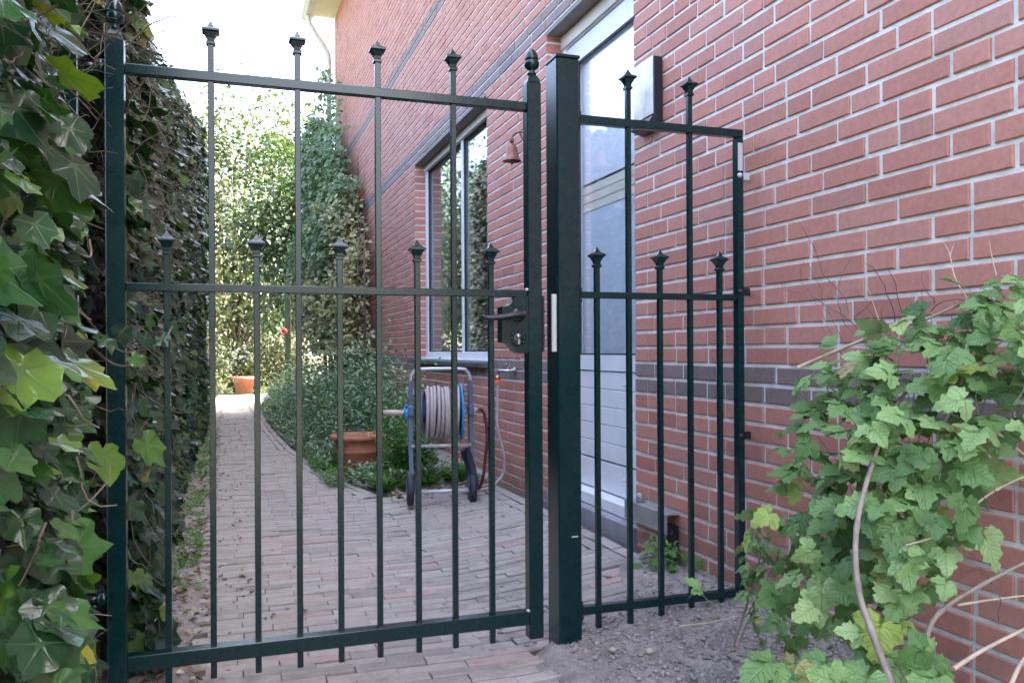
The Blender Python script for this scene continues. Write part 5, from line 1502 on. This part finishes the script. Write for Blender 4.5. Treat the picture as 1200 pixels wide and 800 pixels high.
n = 900; P_ = rng.normal(0, 1, (n, 3)) * np.array([.28, .2, .22]) + np.array([0, 0, .65])
scatter('leaves', qt, P_, rng.normal(0, .5, (n, 3)) + np.array([0, -.4, 1]), rng.normal(0, 1, (n, 3)), rng.uniform(.06, .12, n), rng.random(n), M['tree_green'], fl)
b = MB()
for k in range(46): b.ball((rnd.gauss(-.02, .20), -.28 + rnd.gauss(0, .06), rnd.gauss(.85, .13)), .035, 6, 4, (1, .8, .7))
stuff(b.build('flowers', M['cloth_white'], fl))
shed = thing('garden_shed', 'grey wooden garden shed with a pale roof at the end of the garden', 'shed', (.75, 24.8, 0))
for i in range(14):
    b = MB(); x0 = -1.35 + i * .2; b.box(x0, x0 + .192, -.012 - .004 * (i % 2), .012, .0, 2.02, .003); b.build('plank', M['wood_grey'], shed)
b = MB(); b.box(-1.36, 1.46, .013, 2.2, 0, 2.0); b.build('shed_body', M['wood_grey'], shed)
b = MB(); b.box(-1.36, 1.46, -.14, -.11, 2.03, 2.12, .004); b.build('fascia', M['wood_dark'], shed)
b = MB(); b.add([(-1.5, -.16, 2.12), (1.6, -.16, 2.12), (1.6, 1.2, 2.75), (-1.5, 1.2, 2.75), (1.6, 2.5, 2.12), (-1.5, 2.5, 2.12), (-1.5, -.16, 2.08), (1.6, -.16, 2.08), (1.6, 2.5, 2.08), (-1.5, 2.5, 2.08)], [(0, 1, 2, 3), (3, 2, 4, 5), (0, 6, 7, 1), (5, 4, 8, 9), (0, 3, 5, 9, 6), (1, 7, 8, 4, 2)]); b.build('roof', M['render'], shed)
b = MB(); b.box(-.55, -.50, -.03, -.018, .05, 1.45); b.build('door_edge', M['wood_dark'], shed)
bf = thing('board_fence', 'grey board fence closing the far end of the garden', 'fence', (0, 29, 0))
for i in range(90):
    x0 = -9 + i * .2
    b = MB(); b.box(x0, x0 + .185, -.01 - .006 * (i % 2), .012, 0, 1.85, 0); b.build('board', M['wood_grey'], bf)
nh = thing('distant_house', 'distant house whose blue grey slate roof shows above the hedge and trees', 'house', (-.6, 40, 0))
b = MB(); b.box(-4.2, 4.2, 0.3, 9, 0, 8.0); b.build('wall', M['render'], nh)
b = MB(); b.add([(-4.6, 0, 7.8), (0, 0, 13.6), (4.6, 0, 7.8), (-4.6, 9.3, 7.8), (0, 9.3, 13.6), (4.6, 9.3, 7.8)], [(0, 2, 1), (3, 4, 5), (0, 1, 4, 3), (1, 2, 5, 4), (0, 3, 5, 2)]); b.build('roof', M['slate'], nh)
for x in (-2.2, 0.8):
    b = MB(); b.box(x, x + 1.2, .26, .32, 4.8, 6.4, .01); b.build('window', M['white'], nh)

# ------------------------------------------------------------------ groups of like things
for o in bpy.data.objects:
    if o.parent is None and 'category' in o:
        g = {'gate post': 'green gate posts', 'tree': 'trees beyond the path', 'shrub': 'shrubs in the far garden', 'pebble': 'pebbles on the soil', 'hose': 'garden hoses', 'weed': 'weeds at the foot of the wall', 'pot': 'terracotta pots'}.get(o['category'])
        if g: o['group'] = g
